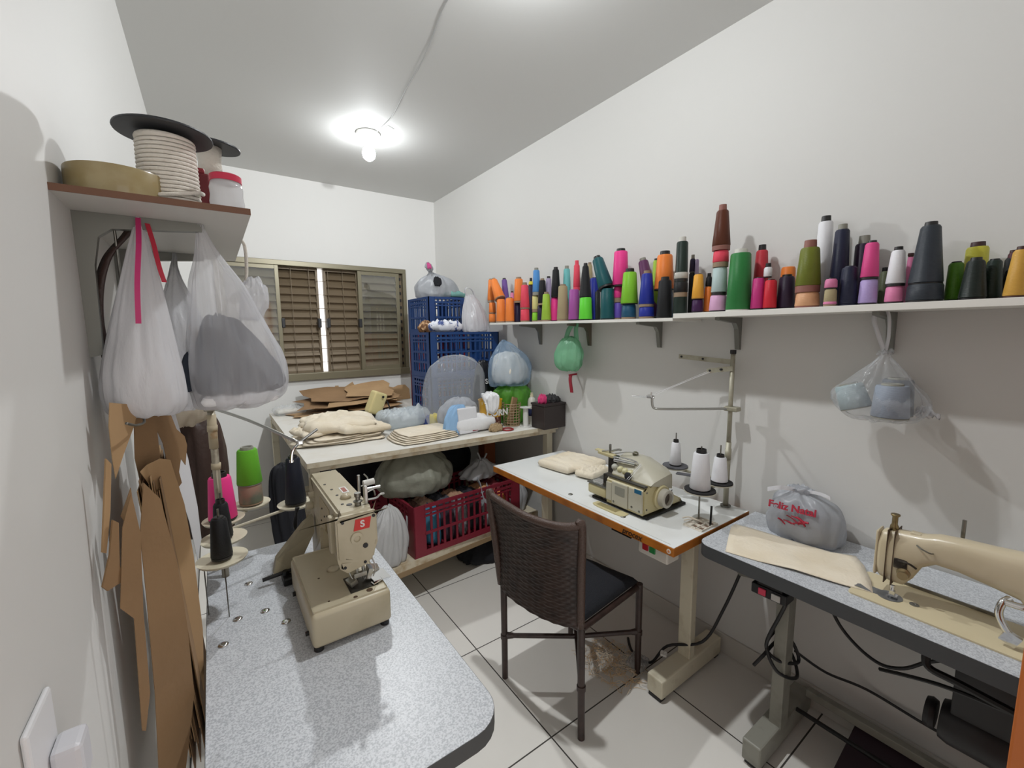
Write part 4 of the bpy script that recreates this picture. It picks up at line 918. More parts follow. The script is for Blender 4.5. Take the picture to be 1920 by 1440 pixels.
# pieces standing against the wall behind the pile
def up_sheet(label, pts, y, lean=.03):
    zmin = min(p[1] for p in pts)
    return sheet('card_pattern', [(a, y+lean*(b-zmin)/.2, b) for a, b in pts], KRAFTL, label, 'pattern', 'card patterns on the worktable', (0, 1, 0))
up_sheet('upright brown card with a square tab at the left behind the window pile', [(.80, .925), (1.10, .925), (1.07, 1.06), (1.04, 1.125), (.98, 1.09), (.92, 1.065), (.915, 1.10), (.885, 1.10), (.88, 1.06), (.82, 1.0)], 4.0)
up_sheet('upright brown card with two points in the middle behind the window pile', [(1.0, .925), (1.30, .925), (1.28, 1.02), (1.22, 1.06), (1.17, 1.04), (1.14, 1.10), (1.06, 1.07), (1.03, 1.02)], 3.985)
up_sheet('upright brown card with a tall peak right behind the window pile', [(1.16, .925), (1.46, .925), (1.45, 1.03), (1.36, 1.06), (1.30, 1.125), (1.23, 1.07), (1.19, 1.06)], 3.97)
up_sheet('upright brown card with a rounded top next to the crates', [(1.30, .925), (1.56, .925), (1.56, 1.02), (1.52, 1.065), (1.45, 1.065), (1.38, 1.04), (1.34, 1.03)], 3.955)
bm = pillow(bmn(), (.48, 3.84, TZ+.001), .24, .20, .06, .1, 81, .02, crease=2); solo('plastic_bag', bm, BAGC, 'clear bag of white paper at the left rear of the worktable', 'bag', smooth=True)
bm = pillow(bmn(), (.47, 3.86, TZ+.008), .18, .14, .035, .1, 82, .006); solo('paper_stack', bm, M('cream_paper', 'd9d2c2', .8), 'cream paper inside the clear bag at the left rear', 'paper', smooth=True)

# under the worktable
SH = .2702
crate('maroon slotted crate full of scraps on the worktable lower shelf', .845, 1.635, 2.235, 2.62, SH, .578, CMAR, .072, nslot=15, solid=.07)
cols = [('white', 'd8d8da'), ('teal blue', '3f7f9c'), ('dark plum', '3a2c38'), ('grey striped', '8a8c90'), ('black', '1c1c22'), ('silver grey', 'a2a6aa'), ('orange', 'd98a4a')]
for i, (nm, c) in enumerate(cols):
    x = .92+.102*i; bm = loft(bmn(), [(x, 2.34+.005*i, .285, .03, .05), (x, 2.34+.006*i, .30, .055, .085), (x, 2.35+.006*i, .40, .06, .09), (x, 2.35+.006*i, .47+.02*(i % 2), .04, .07), (x, 2.35, .49+.02*(i % 2), .01, .01)], amp=.25, seed=i*3, n=40, levels=18)
    solo('fabric_scrap', bm, M('scrap_'+nm.replace(' ', '_'), c, .85, var=(24, '5a5a62' if i in (3, 5) else c, .5, .6)), nm+' fabric scrap inside the maroon crate', 'cloth', 'fabric scraps in the maroon crate', smooth=True)
    bm = pillow(bmn(), (x, 2.45, .43), .11, .16, .09, .1*i, 90+i, .02); solo('fabric_scrap', bm, M('scrapb_%d' % i, ['6a4a40', 'c9a48c', '4a4a52', 'b08a70', '2c2c34', 'c8956a', '8a3a44'][i], .85), ['brown', 'pale tan', 'slate', 'tan', 'charcoal', 'sandy', 'wine red'][i]+' fabric scrap on top inside the maroon crate', 'cloth', 'fabric scraps in the maroon crate', smooth=True)
bundle('sack', 'big grey green sack resting on the maroon crate under the worktable', 'bag', [(.99, 2.47, .572, .08, .06), (.99, 2.47, .585, .20, .13), (.985, 2.47, .66, .245, .165), (.98, 2.47, .74, .225, .155), (.98, 2.48, .81, .15, .10), (.98, 2.48, .845, .03, .03)], M('sack_grey', '86877a', .55, bump=(18, .7)), .15, 101, freq=3.2)
t = thing('plastic_bag', 'limp grey carrier bag with a white loop handle on the maroon crate', 'bag', (1.43, 2.45, .56))
bm = loft(bmn(), [(1.44, 2.46, .578, .08, .06), (1.44, 2.46, .59, .15, .10), (1.45, 2.45, .63, .13, .09), (1.45, 2.45, .675, .06, .05), (1.45, 2.45, .70, .02, .02)], amp=.25, seed=111); obj('sack', bm, M('bag_grey_film', 'a5a6a8', .45), t, True)
bm = bmn(); ribbon(bm, [(1.37, 2.36, .60), (1.345, 2.28, .59), (1.325, 2.225, .56), (1.335, 2.215, .51), (1.37, 2.218, .49), (1.385, 2.222, .53), (1.38, 2.26, .59)], .024, .003, (.2, .3, 1)); obj('handle', bm, BAGGREY, t, True)
bm = bmn(); tube(bm, [(1.45, 2.44, .69), (1.42, 2.42, .74), (1.40, 2.40, .76)], .006); tube(bm, [(1.47, 2.44, .69), (1.49, 2.43, .735)], .006); tube(bm, [(1.50, 2.40, .66), (1.58, 2.34, .645), (1.60, 2.30, .60)], .008); parts('loose_end', bm, M('bag_grey_film', ''), t, smooth=True)
bundle('plastic_bag', 'full white plastic bag left of the maroon crate on the lower shelf', 'bag', [(.69, 2.26, SH+.0005, .06, .04), (.69, 2.25, .28, .11, .06), (.70, 2.25, .38, .115, .075), (.71, 2.25, .48, .10, .07), (.725, 2.25, .55, .07, .05), (.735, 2.26, .60, .03, .02), (.735, 2.26, .605, .006, .006)], plastic_mat('dull_white_film', 'd6d6d6', .03, .28, .3, (22, 1)), .26, 121, freq=2.6)
crate('red crate behind the white bag at the left of the lower shelf', .50, .835, 2.55, 3.05, SH, .56, CMAR, 0, nslot=8)
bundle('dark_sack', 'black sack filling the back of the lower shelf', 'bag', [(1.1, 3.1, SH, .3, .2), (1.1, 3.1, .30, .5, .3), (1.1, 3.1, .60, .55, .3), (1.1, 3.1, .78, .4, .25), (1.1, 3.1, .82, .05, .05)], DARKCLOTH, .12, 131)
bundle('plastic_bag', 'grey bag right of the maroon crate on the lower shelf', 'bag', [(1.73, 2.43, SH+.0005, .04, .04), (1.73, 2.43, .28, .07, .06), (1.735, 2.42, .38, .075, .07), (1.73, 2.42, .47, .05, .05), (1.73, 2.42, .52, .01, .01)], M('bag_grey_film', ''), .25, 141)
bm = bmn(); box(bm, 1.70, 1.80, 2.80, 2.90, SH, .74, .004); solo('orange_box', bm, M('rust_box', '8a4a26', .6), 'rust orange carton deep under the right of the worktable', 'box')
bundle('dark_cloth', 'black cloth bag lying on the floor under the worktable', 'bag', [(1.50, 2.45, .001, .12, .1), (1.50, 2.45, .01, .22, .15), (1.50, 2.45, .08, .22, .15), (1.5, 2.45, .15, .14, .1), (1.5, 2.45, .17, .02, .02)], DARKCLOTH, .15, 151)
# ------------------------------------------------------------------ overlock table against the right wall
ORANGE = M('orange_wood_edge', 'b06a22', .4, var=(14, '95561a', .45, .7))
t = thing('sewing_table', 'white sewing table with orange wooden edge carrying the overlock machine', 'table', (1.61, 1.48, 0))
x0, x1, y0, y1 = 1.335, 1.895, .872, 2.105
obj('tabletop', box(bmn(), x0, x1, y0, y1, .724, .7590, .003), ORANGE, t, label='orange wooden edge')
obj('laminate', box(bmn(), x0+.002, x1-.002, y0+.002, y1-.002, .7591, .7602), WHITELAM, t)
LM = M('table_lettering', '2a1c10', .6)
text('lettering', 'procex', .034, (x0-.0005, 1.065, .7405), axes((0, -1, 0), (0, 0, 1)), LM, t, shear=.25, bold=.0006)
bm = bmn(); cyl(bm, (x0, .893, .741), (x0-.0012, .893, .741), .009, n=20); s = obj('round_sticker', bm, WHITE, t)
bm = bmn(); cyl(bm, (x0-.0012, .893, .741), (x0-.0018, .893, .741), .005, n=16); obj('sticker_dot', bm, M('dot_orange', 'c87a4a', .6), s)
for y in (1.0, 1.98):
    l = obj('leg', box(bmn(), 1.632, 1.672, y-.03, y+.03, .09, .722, .004), LEGPAINT, t)
    obj('foot', box(bmn(), 1.425, 1.885, y-.038, y+.038, .018, .10, .006), LEGPAINT, t)
    for x in (1.445, 1.865): obj('pad', box(bmn(), x-.018, x+.018, y-.03, y+.03, .0005, .0178, .002), BLACK, t)
obj('crossbar', box(bmn(), 1.70, 1.73, 1.04, 1.94, .60, .64, .003), LEGPAINT, t)
obj('leg_bracket', box(bmn(), 1.42, 1.86, .965, 1.035, .705, .7235, .002), BLACKM, t)
bm = bmn(); box(bm, 1.39, 1.47, .935, 1.075, .645, .7235, .006); sw = obj('switch_box', bm, M('switch_cream', 'd6d2ca', .4), t)
bm = bmn(); box(bm, 1.383, 1.390, 1.022, 1.050, .668, .702, .003); obj('red_button', bm, REDP, sw); bm = bmn(); box(bm, 1.383, 1.390, .988, 1.016, .668, .702, .003); obj('green_button', bm, GREENP, sw)
obj('rail', box(bmn(), 1.355, 1.40, 1.085, 1.19, .705, .7235, .002), BLACKM, t)
for x, y in ((1.395, 1.49), (1.40, 1.165)):
    obj('plug', lathe(bmn(), [(0, .7603), (.012, .7603), (.011, .7625), (.005, .764), (0, .763)], (x, y, 0), n=20), DSTEEL, t, True)
bm = bmn(); box(bm, 1.352, 1.354, .90, 2.06, .7603, .7606); obj('scribed_line', bm, M('line_grey', 'a9a9a6', .6), t)
# accessory tray let into the top
tr = thing('accessory_tray', 'white plastic accessory tray with compartments on the overlock table corner', 'tray', (1.595, .925, .7603))
bm = bmn(); box(bm, 1.535, 1.655, .882, .968, .7604, .7625, .001)
for i in range(4): box(bm, 1.54+.036*i, 1.543+.036*i, .885, .965, .7625, .768)
for y in (.884, .912, .938, .964): box(bm, 1.537, 1.653, y-.0015, y+.0015, .7625, .768)
obj('grid', bm, M('tray_white', 'd8d2c6', .5), tr)
bm = bmn()
for x, y in ((1.558, .898), (1.594, .898), (1.63, .898), (1.558, .925), (1.594, .925), (1.63, .952)): box(bm, x-.012, x+.012, y-.009, y+.009, .7626, .7635)
parts('compartment', bm, M('tray_brown', '6e5848', .7), tr)
bm = bmn(); cyl(bm, (1.615, .893, .7626), (1.618, .893, .845), .0042); solo('driver_bit', bm, BLACKM, 'black metal rod standing upright in the accessory tray', 'rod')
bm = bmn(); tube(bm, [(1.56, .985, .778), (1.575, .965, .785), (1.60, .94, .775), (1.62, .925, .772)], .003); tube(bm, [(1.555, .975, .772), (1.58, .95, .78), (1.60, .92, .772)], .0025); solo('tweezers', bm, M('ivory', 'd8cfc0', .4), 'ivory tweezers lying across the accessory tray', 'tweezers')

# overlock machine
OLV = M('overlock_grey', 'b9b5a4', .35, var=(8, 'a8a28c', .5, .8)); OLC = M('overlock_cream', 'c4b98f', .4)
t = thing('overlock_machine', 'cream and grey overlock machine with four knobs on the white table', 'sewing machine', (1.58, 1.25, .7603))
obj('oil_pan', box(bmn(), 1.448, 1.735, 1.078, 1.40, .7604, .774, .006), BLACKM, t)
# front body
bm = prism(bmn(), [(1.442, 1.092, .776), (1.442, 1.092, .884), (1.455, 1.092, .897), (1.49, 1.092, .903), (1.62, 1.092, .905), (1.625, 1.092, .84), (1.70, 1.092, .80), (1.715, 1.092, .785), (1.715, 1.092, .776)], (0, .205, 0))
bmesh.ops.bevel(bm, geom=[e for e in bm.edges if abs((e.verts[0].co-e.verts[1].co).y) < .01 and e.verts[0].co.y < 1.1], offset=.005, segments=2, affect='EDGES')
obj('body', bm, OLC, t, auto=35)
# hood: loft of two outlines
def outl(y, pts): return [(x, y, z) for x, z in pts]
hd = [outl(1.085, [(1.478, .903), (1.50, .912), (1.56, .922), (1.618, .930), (1.628, .925), (1.63, .86)]), outl(1.14, [(1.478, .903), (1.515, .945), (1.56, .963), (1.625, .957), (1.665, .935), (1.68, .86)]), outl(1.21, [(1.478, .903), (1.525, .972), (1.57, .986), (1.64, .972), (1.69, .935), (1.705, .86)]), outl(1.30, [(1.478, .903), (1.53, .975), (1.575, .988), (1.645, .972), (1.69, .93), (1.71, .86)])]
bm = bmn(); RR = [[bm.verts.new(p) for p in o_] for o_ in hd]
for a, b in zip(RR, RR[1:]):
    for i in range(6): bm.faces.new((a[i], a[(i+1) % 6], b[(i+1) % 6], b[i]))
bm.faces.new(RR[0]); bm.faces.new(RR[-1]); bmesh.ops.recalc_face_normals(bm, faces=bm.faces)
obj('hood', bm, OLV, t, auto=38)
obj('front_panel', box(bmn(), 1.434, 1.4418, 1.172, 1.262, .780, .886, .003), OLV, t)
obj('front_panel', box(bmn(), 1.434, 1.4418, 1.094, 1.168, .786, .886, .003), OLV, t)
pnl = obj('front_panel', box(bmn(), 1.437, 1.4418, 1.265, 1.298, .79, .875, .002), OLV, t)
obj('rating_plate', box(bmn(), 1.4328, 1.4339, 1.188, 1.242, .832, .870), M('rating_grey', '8d8c80', .5), t)
obj('black_stripe', box(bmn(), 1.444, 1.470, 1.092, 1.298, .8975, .9035, .001), M('stripe_dark', '3a3834', .4), t)
obj('blue_badge', box(bmn(), 1.4335, 1.4342, 1.098, 1.135, .870, .888), M('badge_blue', '1f6184', .4), t)
bm = bmn()
for y, z in ((1.148, .802), (1.108, .795), (1.25, .795)): cyl(bm, (1.434, y, z), (1.4325, y, z), .005, n=12)
for x, z in ((1.462, .875), (1.462, .80), (1.60, .885)): cyl(bm, (x, 1.092, z), (x, 1.0895, z), .004, n=10)
parts('screw', bm, DSTEEL, t)
# handwheel at the end
bm = lathe(bmn(), [(0, 0), (.052, 0), (.052, .010), (.048, .014), (0, .014)], (1.555, 1.0918, .838), axis=(0, -1, 0), n=40); obj('end_cover', bm, OLC, t, auto=40)
bm = lathe(bmn(), [(0, .014), (.040, .014), (.040, .040), (.036, .043), (.027, .043), (.025, .024), (0, .022)], (1.555, 1.0918, .838), axis=(0, -1, 0), n=40); wv = obj('handwheel', bm, M('wheel_grey', 'b4b0a4', .35), t, auto=40)
obj('wheel_core', cyl(bmn(), (1.555, 1.069, .838), (1.555, 1.062, .838), .024, n=28), M('wheel_brown', '4e463e', .5), wv)
bm = bmn()
for i in range(5):
    a = -1.0+.35*i; obox(bm, (1.575+.045*math.cos(a), 1.0775, .838+.045*math.sin(a)), (.010, .002, .004), (0, -a, 0))
parts('vent_slot', bm, BLACK, t)
# cloth plate at the left end
bm = bmn(); box(bm, 1.438, 1.60, 1.300, 1.418, .786, .836, .012, 3); obj('cloth_plate_block', bm, OLC, t, auto=35)
bm = bmn(); box(bm, 1.436, 1.60, 1.298, 1.42, .8362, .843, .003); obj('cloth_plate', bm, M('plate_steel', '6a6963', .3, .8), t)
bm = bmn(); box(bm, 1.452, 1.62, 1.2985, 1.33, .775, .90, .003); obj('looper_housing', bm, M('oily_dark', '2e2924', .4, .4, var=(40, '6a6254', .55, .7)), t)
# needle head
bm = bmn(); box(bm, 1.50, 1.54, 1.305, 1.345, .89, .975, .004); cyl(bm, (1.515, 1.335, .845), (1.515, 1.335, .90), .008); cyl(bm, (1.50, 1.32, .85), (1.50, 1.32, .90), .005); obox(bm, (1.50, 1.345, .855), (.03, .03, .012), (0, 0, .2)); obox(bm, (1.505, 1.31, .905), (.03, .03, .03), (0, .3, 0)); cyl(bm, (1.52, 1.31, .86), (1.53, 1.345, .95), .006)
obj('needle_head', bm, M('oily_dark', ''), t)
bm = bmn(); obox(bm, (1.505, 1.355, .978), (.035, .085, .014), (.12, .0, .2), .003); obox(bm, (1.51, 1.40, .985), (.03, .05, .004), (.1, 0, .3)); obj('top_arm', bm, OLC, t)
bm = bmn(); cyl(bm, (1.515, 1.345, .985), (1.515, 1.345, 1.025), .0055); obj('lift_post', bm, DSTEEL, t)
bm = bmn(); tube(bm, [(1.515, 1.34, .992), (1.53, 1.31, 1.005), (1.535, 1.295, 1.004)], .005); tube(bm, [(1.515, 1.345, .995), (1.49, 1.375, .99)], .004); tube(bm, [(1.52, 1.32, .985), (1.55, 1.26, 1.0), (1.57, 1.23, .995)], .002)
parts('thread_lever', bm, STEEL, t)
bm = bmn(); cyl(bm, (1.50, 1.305, .962), (1.512, 1.195, .965), .009); tube(bm, [(1.50, 1.31, .975), (1.505, 1.25, .982), (1.512, 1.19, .978), (1.52, 1.185, .955)], .0035)
obj('guide_bar', bm, CHROME, t)
bm = lathe(bmn(), [(0, 0), (.014, 0), (.013, .010), (.006, .014), (0, .014)], (1.575, 1.245, .988), n=16); obj('oil_window', bm, M('oil_olive', '5e5c44', .3), t, True)
KN = M('knob_ivory', 'c9c39c', .3)
for i, (y, z) in enumerate(((1.297, .929), (1.264, .925), (1.236, .923), (1.205, .922))):
    bm = lathe(bmn(), [(0, 0), (.010, .001), (.0155, .008), (.0165, .018), (.013, .028), (.006, .033), (0, .034)], (1.515, y, z), axis=(-1, .1, .05), n=20)
    obj('tension_knob', bm, KN if i else M('knob_grey', 'b5b5aa', .35), t, True)
    obj('tension_disc', cyl(bmn(), (1.515, y, z), (1.523, y, z+.0), .0135, n=20), DSTEEL, t)
bm = lathe(bmn(), [(0, 0), (.017, 0), (.017, .006), (.012, .008), (0, .008)], (1.478, 1.205, .915), axis=(-1, 0, .3), n=20); obj('stitch_dial', bm, BLACK, t, auto=40)
bm = bmn(); cyl(bm, (1.462, 1.20, .905), (1.512, 1.165, .975), .0012, n=5); cyl(bm, (1.462, 1.19, .905), (1.512, 1.16, .972), .0012, n=5); obj('thread', bm, WHITECL, t)
obj('presser_plate', box(bmn(), 1.455, 1.50, 1.335, 1.40, .8432, .848, .002), CHROME, t)
# open cover lying in front
bm = prism(bmn(), [(1.392, 1.33, .7604), (1.40, 1.345, .7604), (1.437, 1.345, .7604), (1.437, 1.165, .7604), (1.402, 1.16, .7604), (1.392, 1.17, .7604), (1.388, 1.20, .7604), (1.388, 1.30, .7604)], (0, 0, .004))
t2 = solo('cover_plate', bm, OLC, 'cream cover plate lying on the table in front of the overlock machine', 'plate')
bm = bmn(); box(bm, 1.402, 1.436, 1.21, 1.325, .7645, .7652, .0002); obj('recess', bm, M('recess_olive', '8f845c', .5), t2)
bm = pillow(bmn(), (1.715, 1.79, .7606), .24, .32, .06, .15, 201, .008, crease=1.4); t = thing('folded_cloth', 'cream calico folded on the far end of the overlock table', 'cloth', (1.70, 1.78, .7604)); obj('top_fold', bm, CALICO, t, True)
bm = pillow(bmn(), (1.69, 1.63, .7606), .20, .13, .045, .25, 204, .012, crease=3); obj('rolled_end', bm, CALICO, t, True)
bm = pillow(bmn(), (1.60, 1.82, .7606), .10, .26, .05, .15, 206, .005); obj('side_fold', bm, CALICO, t, True)

# overlock thread stand
PA = M('stand_paint', 'a8a493', .45, .3, var=(18, '8a8570', .5, .75))
t = thing('thread_stand', 'tall grey thread stand with black discs on the overlock table', 'thread stand', (1.86, .962, .7604))
bm = bmn(); cyl(bm, (1.86, .962, .7604), (1.86, .962, 1.06), .0115); cyl(bm, (1.86, .962, 1.0), (1.86, .962, 1.455), .0095); cyl(bm, (1.86, .962, .98), (1.86, .962, 1.03), .0135); obj('pole', bm, PA, t, True)
obj('pole_foot', cyl(bmn(), (1.86, .962, .7606), (1.86, .962, .768), .022, n=24), DSTEEL, t)
obj('pole_cap', cyl(bmn(), (1.86, .962, 1.455), (1.86, .962, 1.472), .0125), BLACK, t)
bm = bmn(); ribbon(bm, [(1.86, .955, 1.418), (1.86, 1.225, 1.434)], .022, .003, (0, 0, 1)); obj('upper_arm', bm, PA, t)
bm = bmn(); ribbon(bm, [(1.85, .955, 1.392), (1.835, 1.065, 1.374)], .022, .004, (0, 0, 1)); obj('lower_arm', bm, PA, t)
bm = bmn()
for y, z in ((1.21, 1.433), (1.10, 1.427)): cyl(bm, (1.863, y, z), (1.855, y, z), .005, n=10)
for y, z in ((1.05, 1.377), (1.0, 1.385)): cyl(bm, (1.845, y, z), (1.832, y, z), .005, n=10)
parts('eyelet', bm, BLACK, t)
obj('clamp', obox(bmn(), (1.862, .955, 1.212), (.04, .06, .020), bev=.004), PA, t)
bm = bmn(); tube(bm, [(1.86, .96, 1.212), (1.75, 1.045, 1.211), (1.625, 1.145, 1.211), (1.605, 1.168, 1.213), (1.60, 1.178, 1.225), (1.60, 1.182, 1.262)], .0055); obj('guide_rod', bm, STEEL, t, True)
bm = bmn(); obox(bm, (1.60, 1.19, 1.264), (.02, .03, .014), bev=.003); cyl(bm, (1.60, 1.17, 1.262), (1.60, 1.29, 1.256), .004); cyl(bm, (1.60, 1.185, 1.26), (1.60, 1.185, 1.285), .003); obj('guide_head', bm, CHROME, t)
bm = bmn()
for a, b in (((1.838, 1.05, 1.374), (1.60, 1.18, 1.268)), ((1.838, 1.045, 1.372), (1.60, 1.20, 1.266)), ((1.838, 1.06, 1.374), (1.60, 1.19, 1.270))): cyl(bm, a, b, .0008, n=5)
parts('thread', bm, WHITECL, t)
D2 = [(1.615, .945, .062), (1.765, .945, .055), (1.815, 1.195, .060)]
FOAM = M('foam_black', '1d1c1e', .8); FOAMG = M('foam_grey', '55555a', .8)
for i, (x, y, r_) in enumerate(D2):
    d_ = obj('disc', lathe(bmn(), [(0, .890), (r_*.5, .888), (r_, .893), (r_+.001, .897), (0, .897)], (x, y, 0), n=40), M('disc_ivory', 'c9c4b4', .4), t, auto=40)
    obj('foam_pad', lathe(bmn(), [(0, .8972), (r_-.001, .8972), (r_-.001, .903), (0, .903)], (x, y, 0), n=40), FOAMG if i == 2 else FOAM, d_)
    obj('pin', cyl(bmn(), (x, y, .89), (x, y, 1.085 if i == 0 else 1.065), .0028, n=8), DSTEEL, d_)
bm = bmn(); tube(bm, [(1.86, .962, .882), (1.615, .945, .886)], .006, smooth=False); tube(bm, [(1.86, .962, .882), (1.765, .945, .886)], .006, smooth=False); tube(bm, [(1.86, .962, .882), (1.815, 1.195, .886)], .006, smooth=False); obj('disc_arms', bm, PA, t)
obj('support_wire', cyl(bmn(), (1.615, .945, .7604), (1.615, .945, .89), .0035, n=8), DSTEEL, t)
bm = bmn(); obox(bm, (1.775, 1.10, .888), (.035, .105, .006), (0, .05, .4), .003); obj('spare_pad', bm, FOAMG, t)
G2 = 'white cones on the overlock stand'
YW = thread_mat('y_white', 'e4e4e8', .45)
cone('large white thread cone with wide black top, nearest on the overlock stand', 1.615, .945, .9035, .041, .030, .155, YW, COREB, .016, .003, G2)
cone('white thread cone by the pole of the overlock stand', 1.765, .945, .9035, .034, .024, .11, YW, COREB, .012, .003, G2)
cone('slim white thread cone on the far grey disc of the overlock stand', 1.815, 1.195, .9035, .028, .019, .115, YW, COREB, .014, .005, G2)

# ------------------------------------------------------------------ grey sewing table at the right
t = thing('sewing_table', 'grey speckled sewing table at the right with dark edge and straight-stitch machine', 'table', (1.68, .28, 0))
bm = prism(bmn(), rrect(1.452, 1.912, -.30, .855, .05, .712, which='0110'), (0, 0, .0465)); obj('tabletop', bm, EDGE, t, auto=40, label='dark edge band')
bm = prism(bmn(), rrect(1.453, 1.911, -.299, .854, .049, .7586, which='0110'), (0, 0, .0012)); obj('laminate', bm, GREYLAM, t, auto=40)
obj('leg', box(bmn(), 1.60, 1.66, .583, .625, .09, .711, .003), GREYPAINT, t)
obj('foot', box(bmn(), 1.455, 1.885, .585, .65, .018, .10, .006), GREYPAINT, t)
obj('leg', box(bmn(), 1.60, 1.66, -.26, -.22, .09, .711, .003), GREYPAINT, t); obj('foot', box(bmn(), 1.455, 1.885, -.27, -.20, .0, .10, .006), GREYPAINT, t)
for x in (1.485, 1.86): obj('pad', box(bmn(), x-.02, x+.02, .592, .643, .0005, .0178, .002), BLACK, t)
obj('crossbar', box(bmn(), 1.82, 1.85, -.22, .585, .11, .14, .003), GREYPAINT, t)
bm = bmn(); cyl(bm, (1.74, .585, .10), (1.74, -.2, .10), .008); obj('treadle_rod', bm, BLACKM, t)
bm = bmn(); obox(bm, (1.76, .33, .075), (.24, .20, .014), (0, -.25, 0), .004); obj('pedal', bm, M('pedal_plum', '30222a', .6), t)
bm = prism(bmn(), [(1.60, .80, .711), (1.60, .80, .655), (1.60, .76, .615), (1.60, .70, .628), (1.60, .68, .711)], (.12, 0, 0)); obj('drawer', bm, M('drawer_grey', '77766e', .5), t)
sw = obj('switch_box', box(bmn(), 1.495, 1.56, .555, .668, .638, .675, .004), BLACK, t)
obj('red_button', box(bmn(), 1.489, 1.495, .618, .642, .645, .668, .002), M('button_rose', 'b03048', .4, emit=('b03048', .15)), sw); obj('white_button', box(bmn(), 1.489, 1.495, .572, .600, .645, .668, .002), M('button_grey', 'bcbab6', .4), sw)
obj('switch_bracket', box(bmn(), 1.50, 1.55, .57, .65, .675, .7118), BLACKM, t)
bm = bmn(); lathe(bm, [(0, 0), (.055, 0), (.062, .02), (.062, .13), (.05, .15), (0, .15)], (1.70, .20, .40), axis=(0, -1, 0), n=28); box(bm, 1.66, 1.74, .06, .18, .45, .711, .004); lathe(bm, [(0, 0), (.04, 0), (.045, .012), (.04, .024), (0, .024)], (1.70, .235, .40), axis=(0, -1, 0), n=28); obj('motor', bm, M('motor_black', '1c1a1c', .5), t, auto=40)
bm = bmn(); tube(bm, [(1.55, .22, .69), (1.55, .22, .63), (1.55, .15, .62), (1.55, -.05, .60)], .010); tube(bm, [(1.56, .07, .60), (1.60, .20, .56), (1.66, .34, .48)], .006); obj('knee_lift', bm, BLACKM, t)
def cable(label, pts, r=.005, mat=BLACK): bm = bmn(); tube(bm, pts, r, 8); return solo('power_cable', bm, mat, label, 'cable', smooth=True)
cable('dark cable looping under the right grey table', [(1.75, .51, .705), (1.76, .53, .62), (1.76, .49, .52), (1.76, .43, .46), (1.75, .36, .44), (1.74, .30, .47), (1.73, .25, .53), (1.72, .21, .57)], .0055)
cable('tangled cable wound round the leg of the right grey table', [(1.55, .57, .636), (1.57, .60, .55), (1.575, .635, .44), (1.59, .64, .38), (1.60, .60, .36), (1.68, .57, .34), (1.69, .60, .40), (1.67, .64, .43), (1.59, .645, .40), (1.58, .60, .33), (1.66, .565, .29), (1.70, .60, .34), (1.68, .64, .38), (1.60, .66, .34), (1.58, .68, .30)], .006)
cable('cable running along the skirting behind the right grey table', [(1.70, .59, .36), (1.80, .52, .27), (1.905, .42, .215), (1.908, .25, .20), (1.905, .05, .20), (1.80, -.02, .24), (1.72, .03, .33)], .005)
cable('dark cable dropping from the right grey table to the floor by the overlock leg', [(1.72, .78, .70), (1.715, .80, .60), (1.69, .86, .38), (1.66, .93, .20), (1.60, 1.06, .125), (1.56, 1.12, .02), (1.56, 1.22, .006), (1.62, 1.30, .006)], .006)
# straight-stitch machine
IV = M('old_ivory', 'c6b99e', .32, var=(5, 'b5a582', .5, .85), coat=.2)
t = thing('sewing_machine', 'old ivory straight-stitch machine with worn arm on the right grey table', 'sewing machine', (1.63, .1, .7600))
bm = prism(bmn(), rrect(1.527, 1.712, -.24, .405, .012, .7602), (0, 0, .0045)); obj('bed', bm, M('bed_cream', 'cabd9c', .35, var=(4, 'bbab86', .5, .8)), t, auto=40)
bm = bmn(); lathe(bm, [(0, 0), (.030, 0), (.030, .0012), (0, .0012)], (1.595, .322, .7648), n=30); box(bm, 1.577, 1.613, .33, .402, .7648, .766); obj('needle_plate', bm, M('plate_grey', '8b8d90', .28, .85), t)
bm = lathe(bmn(), [(0, 0), (.011, 0), (.011, .0012), (.005, .0012), (.004, .0004), (0, .0004)], (1.60, .268, .7648), n=20); obj('bed_screw', bm, DSTEEL, t)
obj('bed_edge_strip', box(bmn(), 1.706, 1.711, .12, .36, .7648, .774, .001), DSTEEL, t)
# arm: profile rings along y
bm = bmn(); R_ = []
def ring_(y, xc, zc, hx, hz, n=24, p=3.2):
    out = []
    for i in range(n):
        a = 2*PI*i/n; c, s_ = math.cos(a), math.sin(a)
        k = (abs(c)**p+abs(s_)**p)**(-1/p); out.append(bm.verts.new((xc+hx*k*c, y, zc+hz*k*s_)))
    return out
prof = [(.362, .882, .024, .062), (.352, .884, .030, .074), (.325, .884, .0315, .081), (.300, .886, .032, .082), (.280, .902, .032, .068), (.262, .925, .032, .048), (.235, .940, .0325, .042), (.19, .942, .0335, .045), (.13, .938, .035, .052), (.08, .935, .037, .060), (.05, .915, .04, .085), (.03, .885, .044, .119), (-.12, .885, .046, .119), (-.13, .885, .040, .11)]
for y, zc, hx, hz in prof: R_.append(ring_(y, 1.625, zc, hx, hz))
for a, b in zip(R_, R_[1:]):
    for i in range(24): bm.faces.new((a[i], a[(i+1) % 24], b[(i+1) % 24], b[i]))
bm.faces.new(R_[0]); bm.faces.new(R_[-1])
obj('arm', bm, IV, t, True)
bm = bmn(); box(bm, 1.5995, 1.6505, .359, .368, .815, .955, .006, 3); obj('face_plate', bm, IV, t, auto=35)
bm = bmn(); box(bm, 1.592, 1.6585, .338, .340, .802, .966); box(bm, 1.592, 1.659, .322, .324, .80, .967); parts('seam', bm, M('seam_brown', '4a3826', .6), t)
